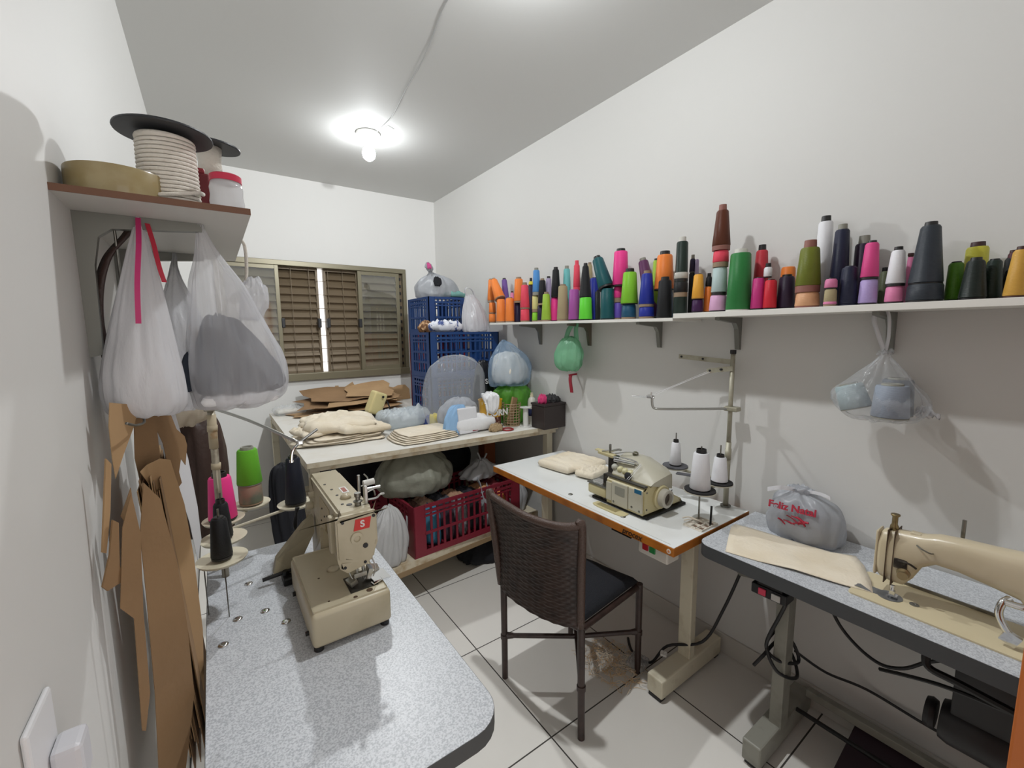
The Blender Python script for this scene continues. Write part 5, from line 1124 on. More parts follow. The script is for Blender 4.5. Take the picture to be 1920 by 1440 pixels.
bm = lathe(bmn(), [(0, 0), (.011, 0), (.010, .012), (.007, .018), (.007, .040), (.011, .044), (.011, .048), (0, .046)], (1.622, .332, .962), n=18); obj('pressure_screw', bm, M('brass_old', '8c7c58', .35, .8), t, True)
bm = bmn(); cyl(bm, (1.60, .318, .80), (1.597, .318, .785), .0055); cyl(bm, (1.597, .318, .80), (1.595, .318, .766), .0035); obox(bm, (1.595, .315, .772), (.018, .022, .004)); obox(bm, (1.592, .316, .780), (.01, .012, .014)); obj('presser_foot', bm, CHROME, t)
bm = lathe(bmn(), [(0, 0), (.016, 0), (.015, .005), (.008, .008), (.008, .016), (.012, .018), (.012, .024), (0, .024)], (1.595, .297, .850), axis=(-1, -.1, 0), n=20); obj('tension_dial', bm, M('dial_brass', '9a8a68', .35, .7), t, auto=40)
bm = bmn(); obox(bm, (1.5925, .305, .875), (.006, .03, .03), (0, 0, .1), .003); tube(bm, [(1.589, .31, .885), (1.582, .285, .888), (1.588, .27, .878)], .003); obj('check_spring', bm, M('oily_dark', ''), t)
bm = bmn(); tube(bm, [(1.594, .275, .945), (1.583, .262, .942), (1.583, .245, .937), (1.592, .24, .935)], .002); obj('thread_guide', bm, DSTEEL, t)
bm = bmn(); box(bm, 1.61, 1.635, .27, .295, .962, .972, .003); obj('oil_cap', bm, IV, t)
obj('spool_pin', cyl(bmn(), (1.645, .195, .985), (1.645, .195, 1.035), .0045), DSTEEL, t)
bm = lathe(bmn(), [(0, 0), (.06, 0), (.066, .01), (.066, .03), (.05, .034), (0, .034)], (1.625, -.133, .93), axis=(0, -1, 0), n=36); obj('handwheel', bm, BLACK, t, auto=40)
bm = bmn(); tube(bm, [(1.578, .095, .885), (1.562, .105, .875), (1.560, .108, .845), (1.565, .095, .81), (1.57, .08, .79)], .008); tube(bm, [(1.578, .06, .885), (1.562, .06, .882), (1.560, .10, .880)], .008); obox(bm, (1.565, .085, .79), (.012, .03, .03), (.4, 0, 0)); obj('lift_lever', bm, CHROME, t, auto=60)
# flat calico, bag
o = [(1.464, .749), (1.56, .79), (1.66, .832), (1.712, .842), (1.722, .78), (1.725, .70), (1.73, .60), (1.745, .52), (1.785, .458), (1.735, .42), (1.70, .405), (1.64, .378), (1.574, .355), (1.548, .44), (1.52, .55), (1.49, .65)]
bm = bmn(); cx, cy = 1.62, .60; cen = bm.verts.new((cx, cy, 0)); RR = [[bm.verts.new((cx+(x-cx)*j/8, cy+(y-cy)*j/8, 0)) for x, y in o] for j in range(1, 9)]
for i in range(len(o)):
    k = (i+1) % len(o); bm.faces.new((cen, RR[0][i], RR[0][k]))
    for a, b in zip(RR, RR[1:]): bm.faces.new((a[i], b[i], b[k], a[k]))
for v in bm.verts: v.co.z = .7603+max(0, .006+.008*nz(v.co.x*9, v.co.y*9, 3)+.004*nz(v.co.x*22, v.co.y*22, 1))
g = bmesh.ops.extrude_face_region(bm, geom=list(bm.faces)); bmesh.ops.translate(bm, vec=(0, 0, .002), verts=[v for v in g['geom'] if isinstance(v, bmesh.types.BMVert)])
solo('calico_sheet', bm, CALICO, 'flat piece of cream calico spread on the right grey table', 'cloth', smooth=True)
t = thing('plastic_bag', 'grey plastic bag printed Feliz Natal in red on the right grey table', 'bag', (1.815, .63, .7604))
bm = loft(bmn(), [(1.815, .63, .7606, .05, .08), (1.815, .63, .766, .078, .12), (1.815, .63, .82, .086, .132), (1.815, .63, .88, .080, .122), (1.812, .64, .92, .055, .085), (1.81, .65, .938, .022, .03), (1.81, .65, .95, .03, .045), (1.81, .65, .955, .02, .03)], amp=.12, seed=211); obj('sack', bm, BAGGREY, t, True)
bm = bmn(); ribbon(bm, [(1.805, .65, .945), (1.76, .70, .95), (1.745, .74, .935)], .016, .004, (.3, .2, 1)); ribbon(bm, [(1.805, .64, .945), (1.79, .58, .955), (1.785, .545, .95)], .012, .004, (.3, .2, 1)); obj('knot_ends', bm, BAGW, t)
RP = M('print_red', 'a82038', .5); RX = axes((.18, -1, 0), (.35, 0, 1))
text('lettering', 'Feliz Natal', .036, (1.727, .645, .893), RX, RP, t, bold=.001, extrude=.004)
bm = bmn()
r4 = random.Random(9)
for i in range(11):
    y_ = r4.uniform(.60, .69); z_ = .868-.045*r4.random(); a_ = r4.uniform(-.6, .6); L_ = r4.uniform(.010, .024)
    P = [(1.7235+.3*(.87-z_), y_-L_*math.cos(a_)*(k-1), z_+L_*math.sin(a_)*(k-1)+.003*(k % 2)) for k in range(3)]; tube(bm, P, r4.uniform(.002, .0042), 6)
parts('red_print', bm, RP, t, smooth=True)
bm = loft(bmn(), [(1.815, .63, .764, .04, .06), (1.815, .63, .775, .065, .10), (1.815, .63, .83, .07, .11), (1.815, .63, .87, .05, .08), (1.815, .63, .885, .01, .02)], amp=.12, seed=213); solo('folded_garment', bm, M('pale_grey_cloth', '9a9ca2', .9), 'grey cloth inside the bag printed Feliz Natal', 'cloth', smooth=True)
# ------------------------------------------------------------------ long shelf of thread cones on the right wall
SHW = M('shelf_white_paint', 'e4e2dc', .5)
def bracket_r(y, ztop, par, mat=BRK):
    bm = prism(bmn(), [(X1, y-.010, ztop), (X1, y-.010, 1.47), (X1-.014, y-.010, 1.472), (X1-.03, y-.010, ztop-.05), (X1-.05, y-.010, ztop-.025), (1.742, y-.010, ztop-.012), (1.742, y-.010, ztop)], (0, .020, 0))
    return obj('bracket', bm, mat, par)
t = thing('shelf', 'long white shelf on the right wall, nearer half above the sewing tables', 'shelf', (1.815, .43, 1.612))
obj('board', box(bmn(), 1.70, X1, -.30, 1.157, 1.6125, 1.6338, .001), SHW, t)
bracket_r(.975, 1.6124, t); bracket_r(.452, 1.6124, t)
t = thing('shelf', 'thinner white shelf on the right wall, farther half towards the crates', 'shelf', (1.815, 1.95, 1.60))
bm = bmn(); box(bm, 1.70, X1, 1.158, 2.69, 1.602, 1.6161)
for v in bm.verts: v.co.z += (v.co.y-1.2)*.0095
obj('board', bm, SHW, t)
BRKB = M('bracket_bronze', '6e675a', .5, .4)
bracket_r(1.383, 1.603, t); bracket_r(1.889, 1.6075, t, BRKB); bracket_r(2.37, 1.612, t)
YC = dict(orange='f0863a', coral='e4485e', purple='6a4c94', pink='d77ea6', navyviolet='241d3c', yellow='d8cc3a', lime='84c832', paleyellow='d8d08a', skyblue='4f8fd0', black='1b1b1f', yellowgreen='9cc040', lilac='a79ab8', hotpink='ee3f92', jute='a89a78', turquoise='6cb8b8', orchid='a452a0', neongreen='66dd3c', royal='1f2f98', charcoal='2b312f', teal='14565c', violet='6a55b8', tealblue='1d5270', plum='5e3058', darkgreen='1f2f28', deeppurple='3c1748', amber='e8a83c', palepink='d8a8cc', mint='b8cccc', brown='5a2c18', green='2a7a3c', red='c03440', magenta='c2307c', scarlet='cc2434', white='ccccd8', darkpurple='2c1c34', peach='d8a47c', olive='6c7424', navy='1c2038', lavender='b09cd0', rosepink='dc4c8c', olivegrey='6a7258', slate='2e343c', grassgreen='4a7a1c', lemon='ccc848', blackgreen='16201c', blackgreen2='16201c', maroon='4a1c28', gold='c89a44')
CORES = dict(kraft=COREK, black=COREB, grey=COREG, white=COREW, mauve=COREM, maroon=CORED, coral=thread_mat('y_coral', 'e4485e', .5), navy=M('core_navy', '23283c', .5))
CONES = [
(1.820,2.842,1.6326,0.072,0.0288,0.0269,0.000,0.010,0.000,'orange','kraft',"orange thread cone at the bottom of the leftmost stack, at the far shelf end"),
(1.820,2.839,1.7056,0.084,0.0286,0.0251,0.000,0.008,0.000,'orange','kraft',"short orange thread cone in the middle of the leftmost stack at the far shelf end"),
(1.820,2.855,1.7906,0.177,0.0287,0.0189,0.007,0.018,0.000,'orange','kraft',"orange thread cone topping the leftmost stack, behind the leaning orange cone"),
(1.775,2.652,1.6308,0.171,0.0371,0.0302,0.000,0.010,0.000,'orange','kraft',"upright orange thread cone carrying the leaning orange cone at the far shelf end"),
(1.775,2.659,1.8026,0.169,0.0410,0.0268,0.012,0.006,0.101,'orange','kraft',"orange thread cone leaning left on top of another orange cone, far shelf end"),
(1.775,2.537,1.6297,0.171,0.0336,0.0294,0.007,0.010,0.000,'orange','kraft',"squat orange thread cone standing just right of the leaning cone's base"),
(1.868,2.697,1.6312,0.330,0.0350,0.0195,0.010,0.006,0.043,'purple','black',"slim purple thread cone rising behind the leaning orange cone"),
(1.868,2.637,1.6307,0.222,0.0225,0.0133,0.010,0.006,0.000,'pink','maroon',"small pale pink thread cone peeking out low right of the slim purple cone"),
(1.820,2.506,1.6294,0.137,0.0232,0.0199,0.000,0.006,0.000,'navyviolet','black',"dark violet thread cone under the orange cone left of the coral pair"),
(1.820,2.487,1.7666,0.167,0.0364,0.0283,0.013,0.013,0.000,'orange','kraft',"orange thread cone standing on a dark violet cone, left of the coral pair"),
(1.775,2.357,1.6280,0.088,0.0320,0.0289,0.000,0.010,0.000,'coral','kraft',"coral thread cone with brown base, lower of the coral pair"),
(1.775,2.357,1.7166,0.160,0.0327,0.0241,0.017,0.009,0.000,'coral','kraft',"coral thread cone with brown tip, upper of the coral pair"),
(1.868,2.411,1.6285,0.255,0.0236,0.0187,0.000,0.006,0.000,'navyviolet','black',"dark violet thread cone in the back row between coral pair and sky blue cone"),
(1.868,2.408,1.8846,0.027,0.0179,0.0140,0.023,0.003,0.000,'yellow','black',"small yellow thread cone with black tip above the dark violet one behind the coral pair"),
(1.820,2.301,1.6275,0.065,0.0234,0.0211,0.000,0.010,0.000,'lime','kraft',"bright green thread cone at the bottom of the stack under the sky blue cone"),
(1.820,2.299,1.6926,0.110,0.0234,0.0210,0.000,0.019,0.000,'paleyellow','kraft',"pale yellow thread cone in the middle of the stack under the sky blue cone"),
(1.820,2.286,1.8036,0.166,0.0276,0.0208,0.016,0.022,0.000,'skyblue','grey',"sky blue thread cone topping the stack of pale yellow and green cones"),
(1.820,2.246,1.6269,0.108,0.0201,0.0178,0.000,0.010,0.000,'navyviolet','kraft',"dark violet thread cone beneath a black cone, left of the yellow-green front cone"),
(1.820,2.223,1.7356,0.161,0.0294,0.0198,0.012,0.012,0.000,'black','kraft',"black thread cone with brown tip just right of the sky blue cone"),
(1.775,2.129,1.6258,0.173,0.0328,0.0219,0.013,0.010,0.000,'yellowgreen','kraft',"yellow-green thread cone with brown base in the front row, left of hot pink"),
(1.868,2.216,1.6267,0.285,0.0244,0.0177,0.013,0.006,0.000,'lilac','black',"lilac thread cone with black tip behind the yellow-green front cone"),
(1.820,2.100,1.6256,0.150,0.0270,0.0219,0.000,0.006,0.000,'hotpink','black',"hot pink thread cone under a black cone, left of the beige twine cone"),
(1.820,2.089,1.7766,0.173,0.0296,0.0203,0.015,0.003,0.000,'black','black',"black thread cone with black tip standing on a hot pink cone"),
(1.775,1.972,1.6243,0.210,0.0358,0.0268,0.010,0.010,0.000,'jute','kraft',"beige twine cone with dark foot in the front row"),
(1.868,2.039,1.6250,0.326,0.0304,0.0195,0.019,0.006,0.000,'turquoise','grey',"turquoise thread cone with grey tip behind the beige twine cone"),
(1.775,1.873,1.6234,0.181,0.0340,0.0279,0.000,0.006,0.000,'orchid','black',"orchid purple thread cone in front under the narrow coral cone"),
(1.820,1.899,1.8046,0.149,0.0211,0.0170,0.025,0.019,0.000,'coral','coral',"narrow coral thread cone with rounded top standing on the orchid purple cone"),
(1.775,1.778,1.6225,0.129,0.0384,0.0332,0.000,0.006,0.000,'neongreen','black',"neon green thread cone in the front row carrying a black cone"),
(1.775,1.781,1.7516,0.177,0.0339,0.0169,0.015,0.003,0.000,'black','black',"slim black thread cone standing on the neon green cone"),
(1.868,1.840,1.6231,0.328,0.0275,0.0143,0.013,0.010,0.000,'jute','kraft',"beige thread cone half hidden behind the black cone on neon green"),
(1.868,1.800,1.6227,0.245,0.0341,0.0256,0.005,0.006,0.000,'royal','black',"royal blue thread cone partly hidden left of the leaning teal cone"),
(1.868,1.780,1.6225,0.167,0.0212,0.0178,0.008,0.006,0.000,'charcoal','black',"charcoal thread cone in the back, between the neon green and teal cones"),
(1.775,1.613,1.6209,0.166,0.0378,0.0340,0.000,0.006,0.000,'teal','black',"upright teal thread cone carrying the leaning teal cone"),
(1.775,1.622,1.7876,0.178,0.0417,0.0299,0.015,0.011,0.073,'teal','black',"large teal thread cone leaning left on another teal cone"),
(1.820,1.577,1.6206,0.091,0.0234,0.0210,0.000,0.010,0.000,'violet','kraft',"violet thread cone at the bottom of the stack under the large hot pink cone"),
(1.820,1.579,1.7126,0.082,0.0245,0.0227,0.000,0.029,0.000,'hotpink','kraft',"short hot pink thread cone squeezed under the large hot pink cone"),
(1.820,1.565,1.7956,0.183,0.0422,0.0349,0.014,0.008,0.000,'hotpink','black',"large hot pink thread cone with black tip topping its stack"),
(1.775,1.467,1.6195,0.074,0.0376,0.0342,0.000,0.010,0.000,'tealblue','kraft',"flat teal blue thread cone with beige base under the lime cone"),
(1.775,1.465,1.6946,0.161,0.0435,0.0328,0.018,0.004,0.000,'lime','black',"lime thread cone with black tip standing on a flat blue cone"),
(1.868,1.379,1.6187,0.309,0.0420,0.0247,0.015,0.006,0.081,'plum','grey',"plum thread cone with grey tip leaning left behind the royal blue pair"),
(1.868,1.378,1.6187,0.292,0.0231,0.0134,0.009,0.006,0.000,'yellowgreen','black',"yellow-green thread cone with black tip just behind the leaning plum cone"),
(1.775,1.357,1.6185,0.057,0.0373,0.0351,0.000,0.010,0.000,'royal','kraft',"royal blue thread cone, lower of the royal blue pair"),
(1.775,1.359,1.6756,0.161,0.0372,0.0250,0.014,0.013,0.000,'royal','kraft',"royal blue thread cone with beige tip, upper of the royal blue pair"),
(1.820,1.286,1.6178,0.134,0.0383,0.0330,0.000,0.006,0.000,'tealblue','black',"teal blue thread cone mostly hidden beneath the large orange cone"),
(1.820,1.293,1.7526,0.167,0.0457,0.0347,0.018,0.006,0.000,'orange','black',"large orange thread cone with black tip behind the lone black front cone"),
(1.775,1.256,1.6175,0.176,0.0344,0.0287,0.016,0.006,0.000,'black','black',"black thread cone standing alone in front of the large orange cone"),
(1.775,1.172,1.6167,0.339,0.0310,0.0242,0.020,0.006,0.000,'darkgreen','white',"dark green thread cone with white paper tip topping the banded stack"),
(1.868,1.177,1.6168,0.209,0.0147,0.0133,0.000,0.006,0.000,'black','black',"black thread cone in the back row just right of the banded stack"),
(1.868,1.176,1.8266,0.063,0.0145,0.0116,0.018,0.003,0.000,'navyviolet','grey',"dark violet thread cone with grey tip above a black cone, behind the amber cone"),
(1.868,1.154,1.6345,0.250,0.0113,0.0082,0.000,0.006,0.000,'lilac','grey',"thin lilac thread cone peeking out left of the tall brown stack"),
(1.775,1.087,1.6345,0.059,0.0239,0.0219,0.000,0.006,0.000,'deeppurple','black',"deep purple thread cone under the amber cone"),
(1.775,1.087,1.6936,0.108,0.0254,0.0190,0.003,0.003,0.000,'amber','black',"amber yellow thread cone standing on a deep purple cone"),
(1.820,1.065,1.6345,0.115,0.0187,0.0155,0.000,0.006,0.000,'orange','black',"orange thread cone just left of the tall brown stack, near its foot"),
(1.820,1.064,1.7496,0.043,0.0147,0.0120,0.015,0.003,0.000,'black','black',"black net-wrapped thread cone on an orange one, left of the tall brown stack"),
(1.775,0.993,1.6345,0.070,0.0351,0.0309,0.000,0.006,0.000,'palepink','black',"pale pink thread cone at the bottom of the tallest stack, under the brown cone"),
(1.775,0.991,1.7046,0.114,0.0311,0.0273,0.000,0.012,0.000,'mint','black',"mint white thread cone in the middle of the tallest stack"),
(1.775,0.990,1.8196,0.067,0.0312,0.0289,0.000,0.024,0.000,'coral','kraft',"short coral red thread cone directly beneath the glossy brown cone"),
(1.775,0.991,1.8876,0.161,0.0354,0.0229,0.023,0.019,0.000,'brown','mauve',"glossy brown thread cone topping the tallest stack"),
(1.775,0.907,1.6345,0.229,0.0474,0.0370,0.017,0.006,0.000,'green','white',"large green thread cone with white tip in the front row"),
(1.868,0.869,1.6345,0.244,0.0337,0.0210,0.022,0.006,0.000,'red','black',"red thread cone with black tip behind the magenta cone"),
(1.775,0.832,1.6345,0.123,0.0251,0.0209,0.004,0.006,0.000,'magenta','black',"magenta thread cone in front of the taller red cone"),
(1.775,0.787,1.6345,0.111,0.0233,0.0200,0.004,0.006,0.000,'scarlet','black',"scarlet thread cone between the magenta and dark purple cones"),
(1.782,0.803,1.7576,0.039,0.0148,0.0144,0.015,0.003,0.000,'white','black',"small white thread cone tilted right above the scarlet cone"),
(1.868,0.767,1.6345,0.165,0.0308,0.0237,0.000,0.006,0.000,'orange','black',"orange thread cone low behind the dark purple cone, right of the tilted white one"),
(1.820,0.750,1.6345,0.123,0.0313,0.0249,0.008,0.006,0.000,'darkpurple','black',"broad dark purple thread cone left of the olive cone"),
(1.775,0.660,1.6345,0.055,0.0382,0.0343,0.000,0.006,0.000,'peach','mauve',"peach thread cone with beige base under the olive cone"),
(1.775,0.662,1.6896,0.156,0.0388,0.0290,0.026,0.023,0.000,'olive','mauve',"olive green thread cone with mauve tip standing on a peach cone"),
(1.868,0.652,1.6345,0.311,0.0288,0.0223,0.020,0.006,0.000,'white','black',"tall white thread cone with black tip behind the olive cone"),
(1.745,0.580,1.6345,0.021,0.0194,0.0180,0.000,0.010,0.000,'pink','kraft',"pink thread spool at the bottom, below the tall navy cone"),
(1.745,0.580,1.6345,0.059,0.0186,0.0171,0.000,0.010,0.000,'jute','kraft',"beige thread spool between two pink spools, below the tall navy cone"),
(1.745,0.581,1.6936,0.033,0.0186,0.0171,0.002,0.003,0.000,'pink','black',"upper pink thread spool with black tip, in front of the tall navy cone"),
(1.820,0.584,1.6345,0.264,0.0306,0.0206,0.018,0.006,0.000,'navy','grey',"tall navy thread cone with grey tip behind the short navy cone"),
(1.775,0.540,1.6345,0.128,0.0275,0.0220,0.004,0.006,0.000,'navy','navy',"short navy thread cone in the front row"),
(1.868,0.534,1.6345,0.213,0.0272,0.0241,0.027,0.006,0.000,'darkpurple','grey',"dark purple thread cone with grey tip behind the rose pink cone"),
(1.775,0.486,1.6345,0.082,0.0250,0.0221,0.000,0.006,0.000,'lavender','black',"lavender thread cone under the rose pink cone"),
(1.775,0.486,1.7166,0.116,0.0243,0.0176,0.007,0.007,0.000,'rosepink','black',"rose pink thread cone standing on a lavender cone"),
(1.868,0.471,1.6345,0.113,0.0128,0.0109,0.013,0.006,0.000,'olivegrey','black',"olive grey thread cone with black tip between the lavender and pink cones"),
(1.775,0.419,1.6345,0.054,0.0240,0.0223,0.000,0.006,0.000,'pink','black',"pink thread cone under the white front cone near the slate pair"),
(1.775,0.419,1.6886,0.110,0.0248,0.0164,0.011,0.008,0.000,'white','black',"white thread cone with black tip standing on a pink cone"),
(1.868,0.409,1.6345,0.155,0.0125,0.0071,0.008,0.006,0.000,'pink','maroon',"pink thread cone with dark tip peeking between the white cone and slate pair"),
(1.775,0.349,1.6345,0.054,0.0427,0.0406,0.000,0.006,0.000,'slate','black',"wide slate grey thread cone, lower of the big slate pair"),
(1.775,0.350,1.6886,0.170,0.0396,0.0226,0.011,0.003,0.000,'slate','black',"big slate grey thread cone, upper of the slate pair"),
(1.820,0.295,1.6345,0.113,0.0197,0.0165,0.004,0.006,0.000,'grassgreen','black',"grass green thread cone with black top right of the slate pair"),
(1.868,0.262,1.6345,0.158,0.0273,0.0240,0.014,0.006,0.000,'lemon','maroon',"lemon yellow thread cone with maroon tip behind the black-green cone"),
(1.775,0.249,1.6345,0.110,0.0286,0.0182,0.008,0.006,0.000,'blackgreen','black',"black-green thread cone in the front row below the lemon cone"),
(1.820,0.219,1.6345,0.110,0.0227,0.0150,0.004,0.006,0.000,'darkgreen','black',"dark green thread cone right of the black-green cone"),
(1.868,0.194,1.6345,0.117,0.0168,0.0120,0.003,0.006,0.000,'black','black',"black thread cone half hidden left of the gold cone"),
(1.868,0.191,1.6345,0.132,0.0149,0.0101,0.006,0.006,0.000,'maroon','maroon',"maroon thread cone just behind the gold cone"),
(1.775,0.167,1.6345,0.126,0.0260,0.0154,0.009,0.006,0.000,'gold','maroon',"gold thread cone at the right edge of the photo"),
]
G3 = 'thread cones on the right wall shelf'
for (x, y, z, h, rb, rt, tip, ft, lean, yc, cc, lb) in CONES:
    cone(lb, x, y, z, rb, rt, h, thread_mat('y_'+yc, YC[yc], .42 if yc not in ('jute',) else .75), CORES[cc], tip, ft, G3, (0, lean) if lean else None)
# the banded stack under the dark green cone
SMK = M('y_smoky', '26221f', .25, coat=.5)
bx, by = 1.775, 1.172
cone('smoky dark thread cone with crumpled white base at the foot of the banded stack', bx, by, 1.6168, .0305, .028, .062, SMK, COREW, 0, .016, G3)
cone('thin teal thread cone in the middle of the banded stack', bx, by, 1.6793, .029, .028, .030, thread_mat('y_tealband', '148a84', .35), COREB, 0, .002, G3)
cone('black thread cone with beige base in the banded stack, below the dark green cone', bx, by, 1.7098, .0305, .0295, .069, thread_mat('y_black2', '17181a', .5), COREK, 0, .031, G3)
cone('thin white-rimmed dark cone right beneath the dark green one in the banded stack', bx, by, 1.7793, .030, .0295, .041, M('y_whiteband', 'b9b6ae', .6), COREB, 0, .014, G3)
# green bag and clear bag hung from the brackets
t = thing('plastic_bag', 'green carrier bag hanging from the far right shelf bracket', 'bag', (1.80, 1.94, 1.32))
bm = loft(bmn(), [(1.80, 1.935, 1.322, .02, .03), (1.80, 1.94, 1.33, .05, .075), (1.80, 1.945, 1.37, .065, .105), (1.80, 1.945, 1.42, .062, .108), (1.80, 1.94, 1.48, .045, .085), (1.80, 1.935, 1.515, .025, .06), (1.80, 1.93, 1.525, .015, .05)], amp=.14, seed=221); obj('sack', bm, BAGG, t, True)
bm = bmn(); ribbon(bm, [(1.80, 1.975, 1.50), (1.80, 1.945, 1.57), (1.80, 1.900, 1.608), (1.80, 1.889, 1.613)], .038, .002, (0, 1, .3)); ribbon(bm, [(1.80, 1.875, 1.50), (1.79, 1.872, 1.56), (1.80, 1.878, 1.608), (1.80, 1.889, 1.613)], .038, .002, (0, 1, -.3)); obj('handle', bm, BAGG, t, True)
bm = loft(bmn(), [(1.80, 1.94, 1.335, .02, .03), (1.80, 1.94, 1.345, .045, .07), (1.80, 1.94, 1.39, .05, .085), (1.80, 1.94, 1.435, .04, .07), (1.80, 1.94, 1.45, .01, .01)], amp=.2, seed=222); solo('folded_garment', bm, M('pale_mint_cloth', 'c3d2c4', .85), 'pale cloth at the bottom of the hanging green bag', 'cloth', smooth=True)
bm = bmn(); ribbon(bm, [(1.875, 2.005, 1.285), (1.868, 2.003, 1.25), (1.875, 1.995, 1.17)], .022, .008, (0, 1, 0)); cyl(bm, (1.865, 2.01, 1.282), (X1, 2.01, 1.285), .006); solo('red_tool', bm, M('tool_red', 'a82a3c', .4), 'red handle hanging on the wall below the green bag', 'tool', smooth=False)
t = thing('plastic_bag', 'clear knotted bag of grey cones hanging from the near right shelf bracket', 'bag', (1.80, .43, 1.26))
bm = loft(bmn(), [(1.80, .43, 1.258, .03, .04), (1.80, .43, 1.263, .07, .085), (1.80, .435, 1.30, .088, .122), (1.80, .44, 1.335, .082, .124), (1.80, .437, 1.38, .05, .085), (1.80, .435, 1.43, .03, .045), (1.80, .434, 1.465, .012, .014), (1.80, .434, 1.48, .016, .022), (1.80, .434, 1.485, .006, .01)], amp=.17, seed=231, freq=3); obj('film', bm, plastic_mat('clear_knot_film', 'dfe2e6', .74, .12, .4, (34, .8)), t, True)
bm = bmn(); ribbon(bm, [(1.80, .434, 1.475), (1.795, .452, 1.53), (1.80, .470, 1.585), (1.80, .464, 1.616), (1.80, .452, 1.6175)], .014, .004, (0, 1, .2)); ribbon(bm, [(1.80, .434, 1.475), (1.795, .428, 1.53), (1.80, .432, 1.59), (1.80, .440, 1.616), (1.80, .452, 1.6175)], .009, .004, (0, 1, -.2)); obj('handle', bm, BAGW, t, True)
bm = loft(bmn(), [(1.845, .315, 1.285, .01, .012), (1.845, .325, 1.28, .015, .03), (1.845, .335, 1.295, .012, .02), (1.845, .335, 1.305, .004, .006)], amp=.2, seed=5, levels=12); obj('loose_corner', bm, BAGW, t, True)
GC = thread_mat('y_paleblue', '8f98a6', .5); G4 = 'cones inside the clear hanging bag'
cone('pale blue grey cone in front inside the clear hanging bag', 1.765, .40, 1.272, .049, .042, .105, GC, COREG, .006, .004, G4)
cone('blue grey cone tipped left inside the clear hanging bag', 1.795, .495, 1.285, .045, .040, .085, thread_mat('y_ashblue', '9fb0b4', .5), COREG, .006, .004, G4, (0, .03))
cone('dark grey cone at the back inside the clear hanging bag', 1.845, .405, 1.270, .046, .040, .12, thread_mat('y_ash', '5f656e', .5), COREG, .006, .004, G4)
# ------------------------------------------------------------------ wicker chair
A, B, Cc, D = Vector((.975, 1.467, 0)), Vector((1.047, 1.052, 0)), Vector((1.485, 1.134, 0)), Vector((1.405, 1.494, 0))
t = thing('wicker_chair', 'dark brown wicker chair with black cushion facing the overlock table', 'chair', (1.23, 1.28, 0))
CH = M('chair_cane', '3a2b27', .4, var=(30, '2a1f1c', .45, .7))
def leg_(p, top): 
    bm = bmn(); q = Vector((top[0], top[1], top[2])); cyl(bm, p+Vector((0, 0, .0005)), q, .0135, .015, 14)
    for k in (.45, .47): cyl(bm, p.lerp(q, k-.012), p.lerp(q, k+.012), .0175, n=14)
    return obj('leg', bm, CH, t, auto=40)
leg_(A, (.978, 1.472, .44)); leg_(B, (1.068, 1.078, .44)); leg_(Cc, (1.478, 1.13, .44)); leg_(D, (1.40, 1.49, .44))
ctr = Vector((1.235, 1.275, .205))
for p, q in ((A, (.978, 1.469, .205)), (B, (1.057, 1.065, .205)), (Cc, (1.482, 1.132, .205)), (D, (1.403, 1.492, .205))):
    bm = bmn(); q = Vector(q); cyl(bm, q, ctr, .0105, n=12); cyl(bm, q, q.lerp(ctr, .12), .016, .0115, 12); obj('stretcher', bm, CH, t, auto=40)
# seat cushion
bm = bmn(); qd = [(.985, 1.475), (1.075, 1.085), (1.475, 1.135), (1.40, 1.485)]; nu = 24; G_ = {}
for s_ in (0, 1):
    for i in range(nu+1):
        for j in range(nu+1):
            u, v = i/nu, j/nu
            x = (qd[0][0]*(1-u)+qd[3][0]*u)*(1-v)+(qd[1][0]*(1-u)+qd[2][0]*u)*v; y = (qd[0][1]*(1-u)+qd[3][1]*u)*(1-v)+(qd[1][1]*(1-u)+qd[2][1]*u)*v
            q = max(abs(2*u-1), abs(2*v-1)); h_ = .03*(max(0, 1-q**5))**.4
            G_[s_, i, j] = G_[0, i, j] if (s_ and q > .999) else bm.verts.new((x, y, .448+(h_+.006*nz(x*9, y*9, 2) if s_ else -h_*.7)))
    for i in range(nu):
        for j in range(nu):
            try: bm.faces.new((G_[s_, i, j], G_[s_, i+1, j], G_[s_, i+1, j+1], G_[s_, i, j+1]))
            except ValueError: pass
obj('cushion', bm, M('black_cushion', '14161d', .95, bump=(220, .6)), t, True, label='black cushion')
bm = bmn()
for a, b in ((0, 1), (1, 2), (2, 3), (3, 0)): cyl(bm, (*qd[a], .425), (*qd[b], .425), .013, n=12)
obj('seat_frame', bm, CH, t, auto=50)
# woven curved back
TOP = spline([(.932, 1.505, .868), (.938, 1.40, .858), (.944, 1.25, .853), (.985, 1.12, .853), (1.05, 1.06, .858)], 14)
BOT = spline([(.968, 1.478, .455), (.955, 1.40, .445), (.975, 1.25, .440), (1.015, 1.14, .440), (1.062, 1.075, .445)], 14)
nU = len(TOP)-1; nV = 120; bm = bmn(); G_ = {}
for s_ in (0, 1):
    for i in range(nU+1):
        d_ = (TOP[min(i+1, nU)]-TOP[max(i-1, 0)]); nn = Vector((d_.y, -d_.x, 0)).normalized()
        for j in range(nV+1):
            f_ = j/nV; p = BOT[i].lerp(TOP[i], f_); p = p+nn*(-.018*math.sin(PI*f_))
            rowi = f_*34; wv = math.sin(rowi*2*PI)*.5+.5; al = math.sin(i/nU*2*PI*9+PI*int(rowi))
            off = (.0065+.003*wv+.0032*al*wv)*(1 if s_ else -1)
            G_[s_, i, j] = bm.verts.new(p+nn*off)
for s_ in (0, 1):
    for i in range(nU):
        for j in range(nV): bm.faces.new((G_[s_, i, j], G_[s_, i+1, j], G_[s_, i+1, j+1], G_[s_, i, j+1]))
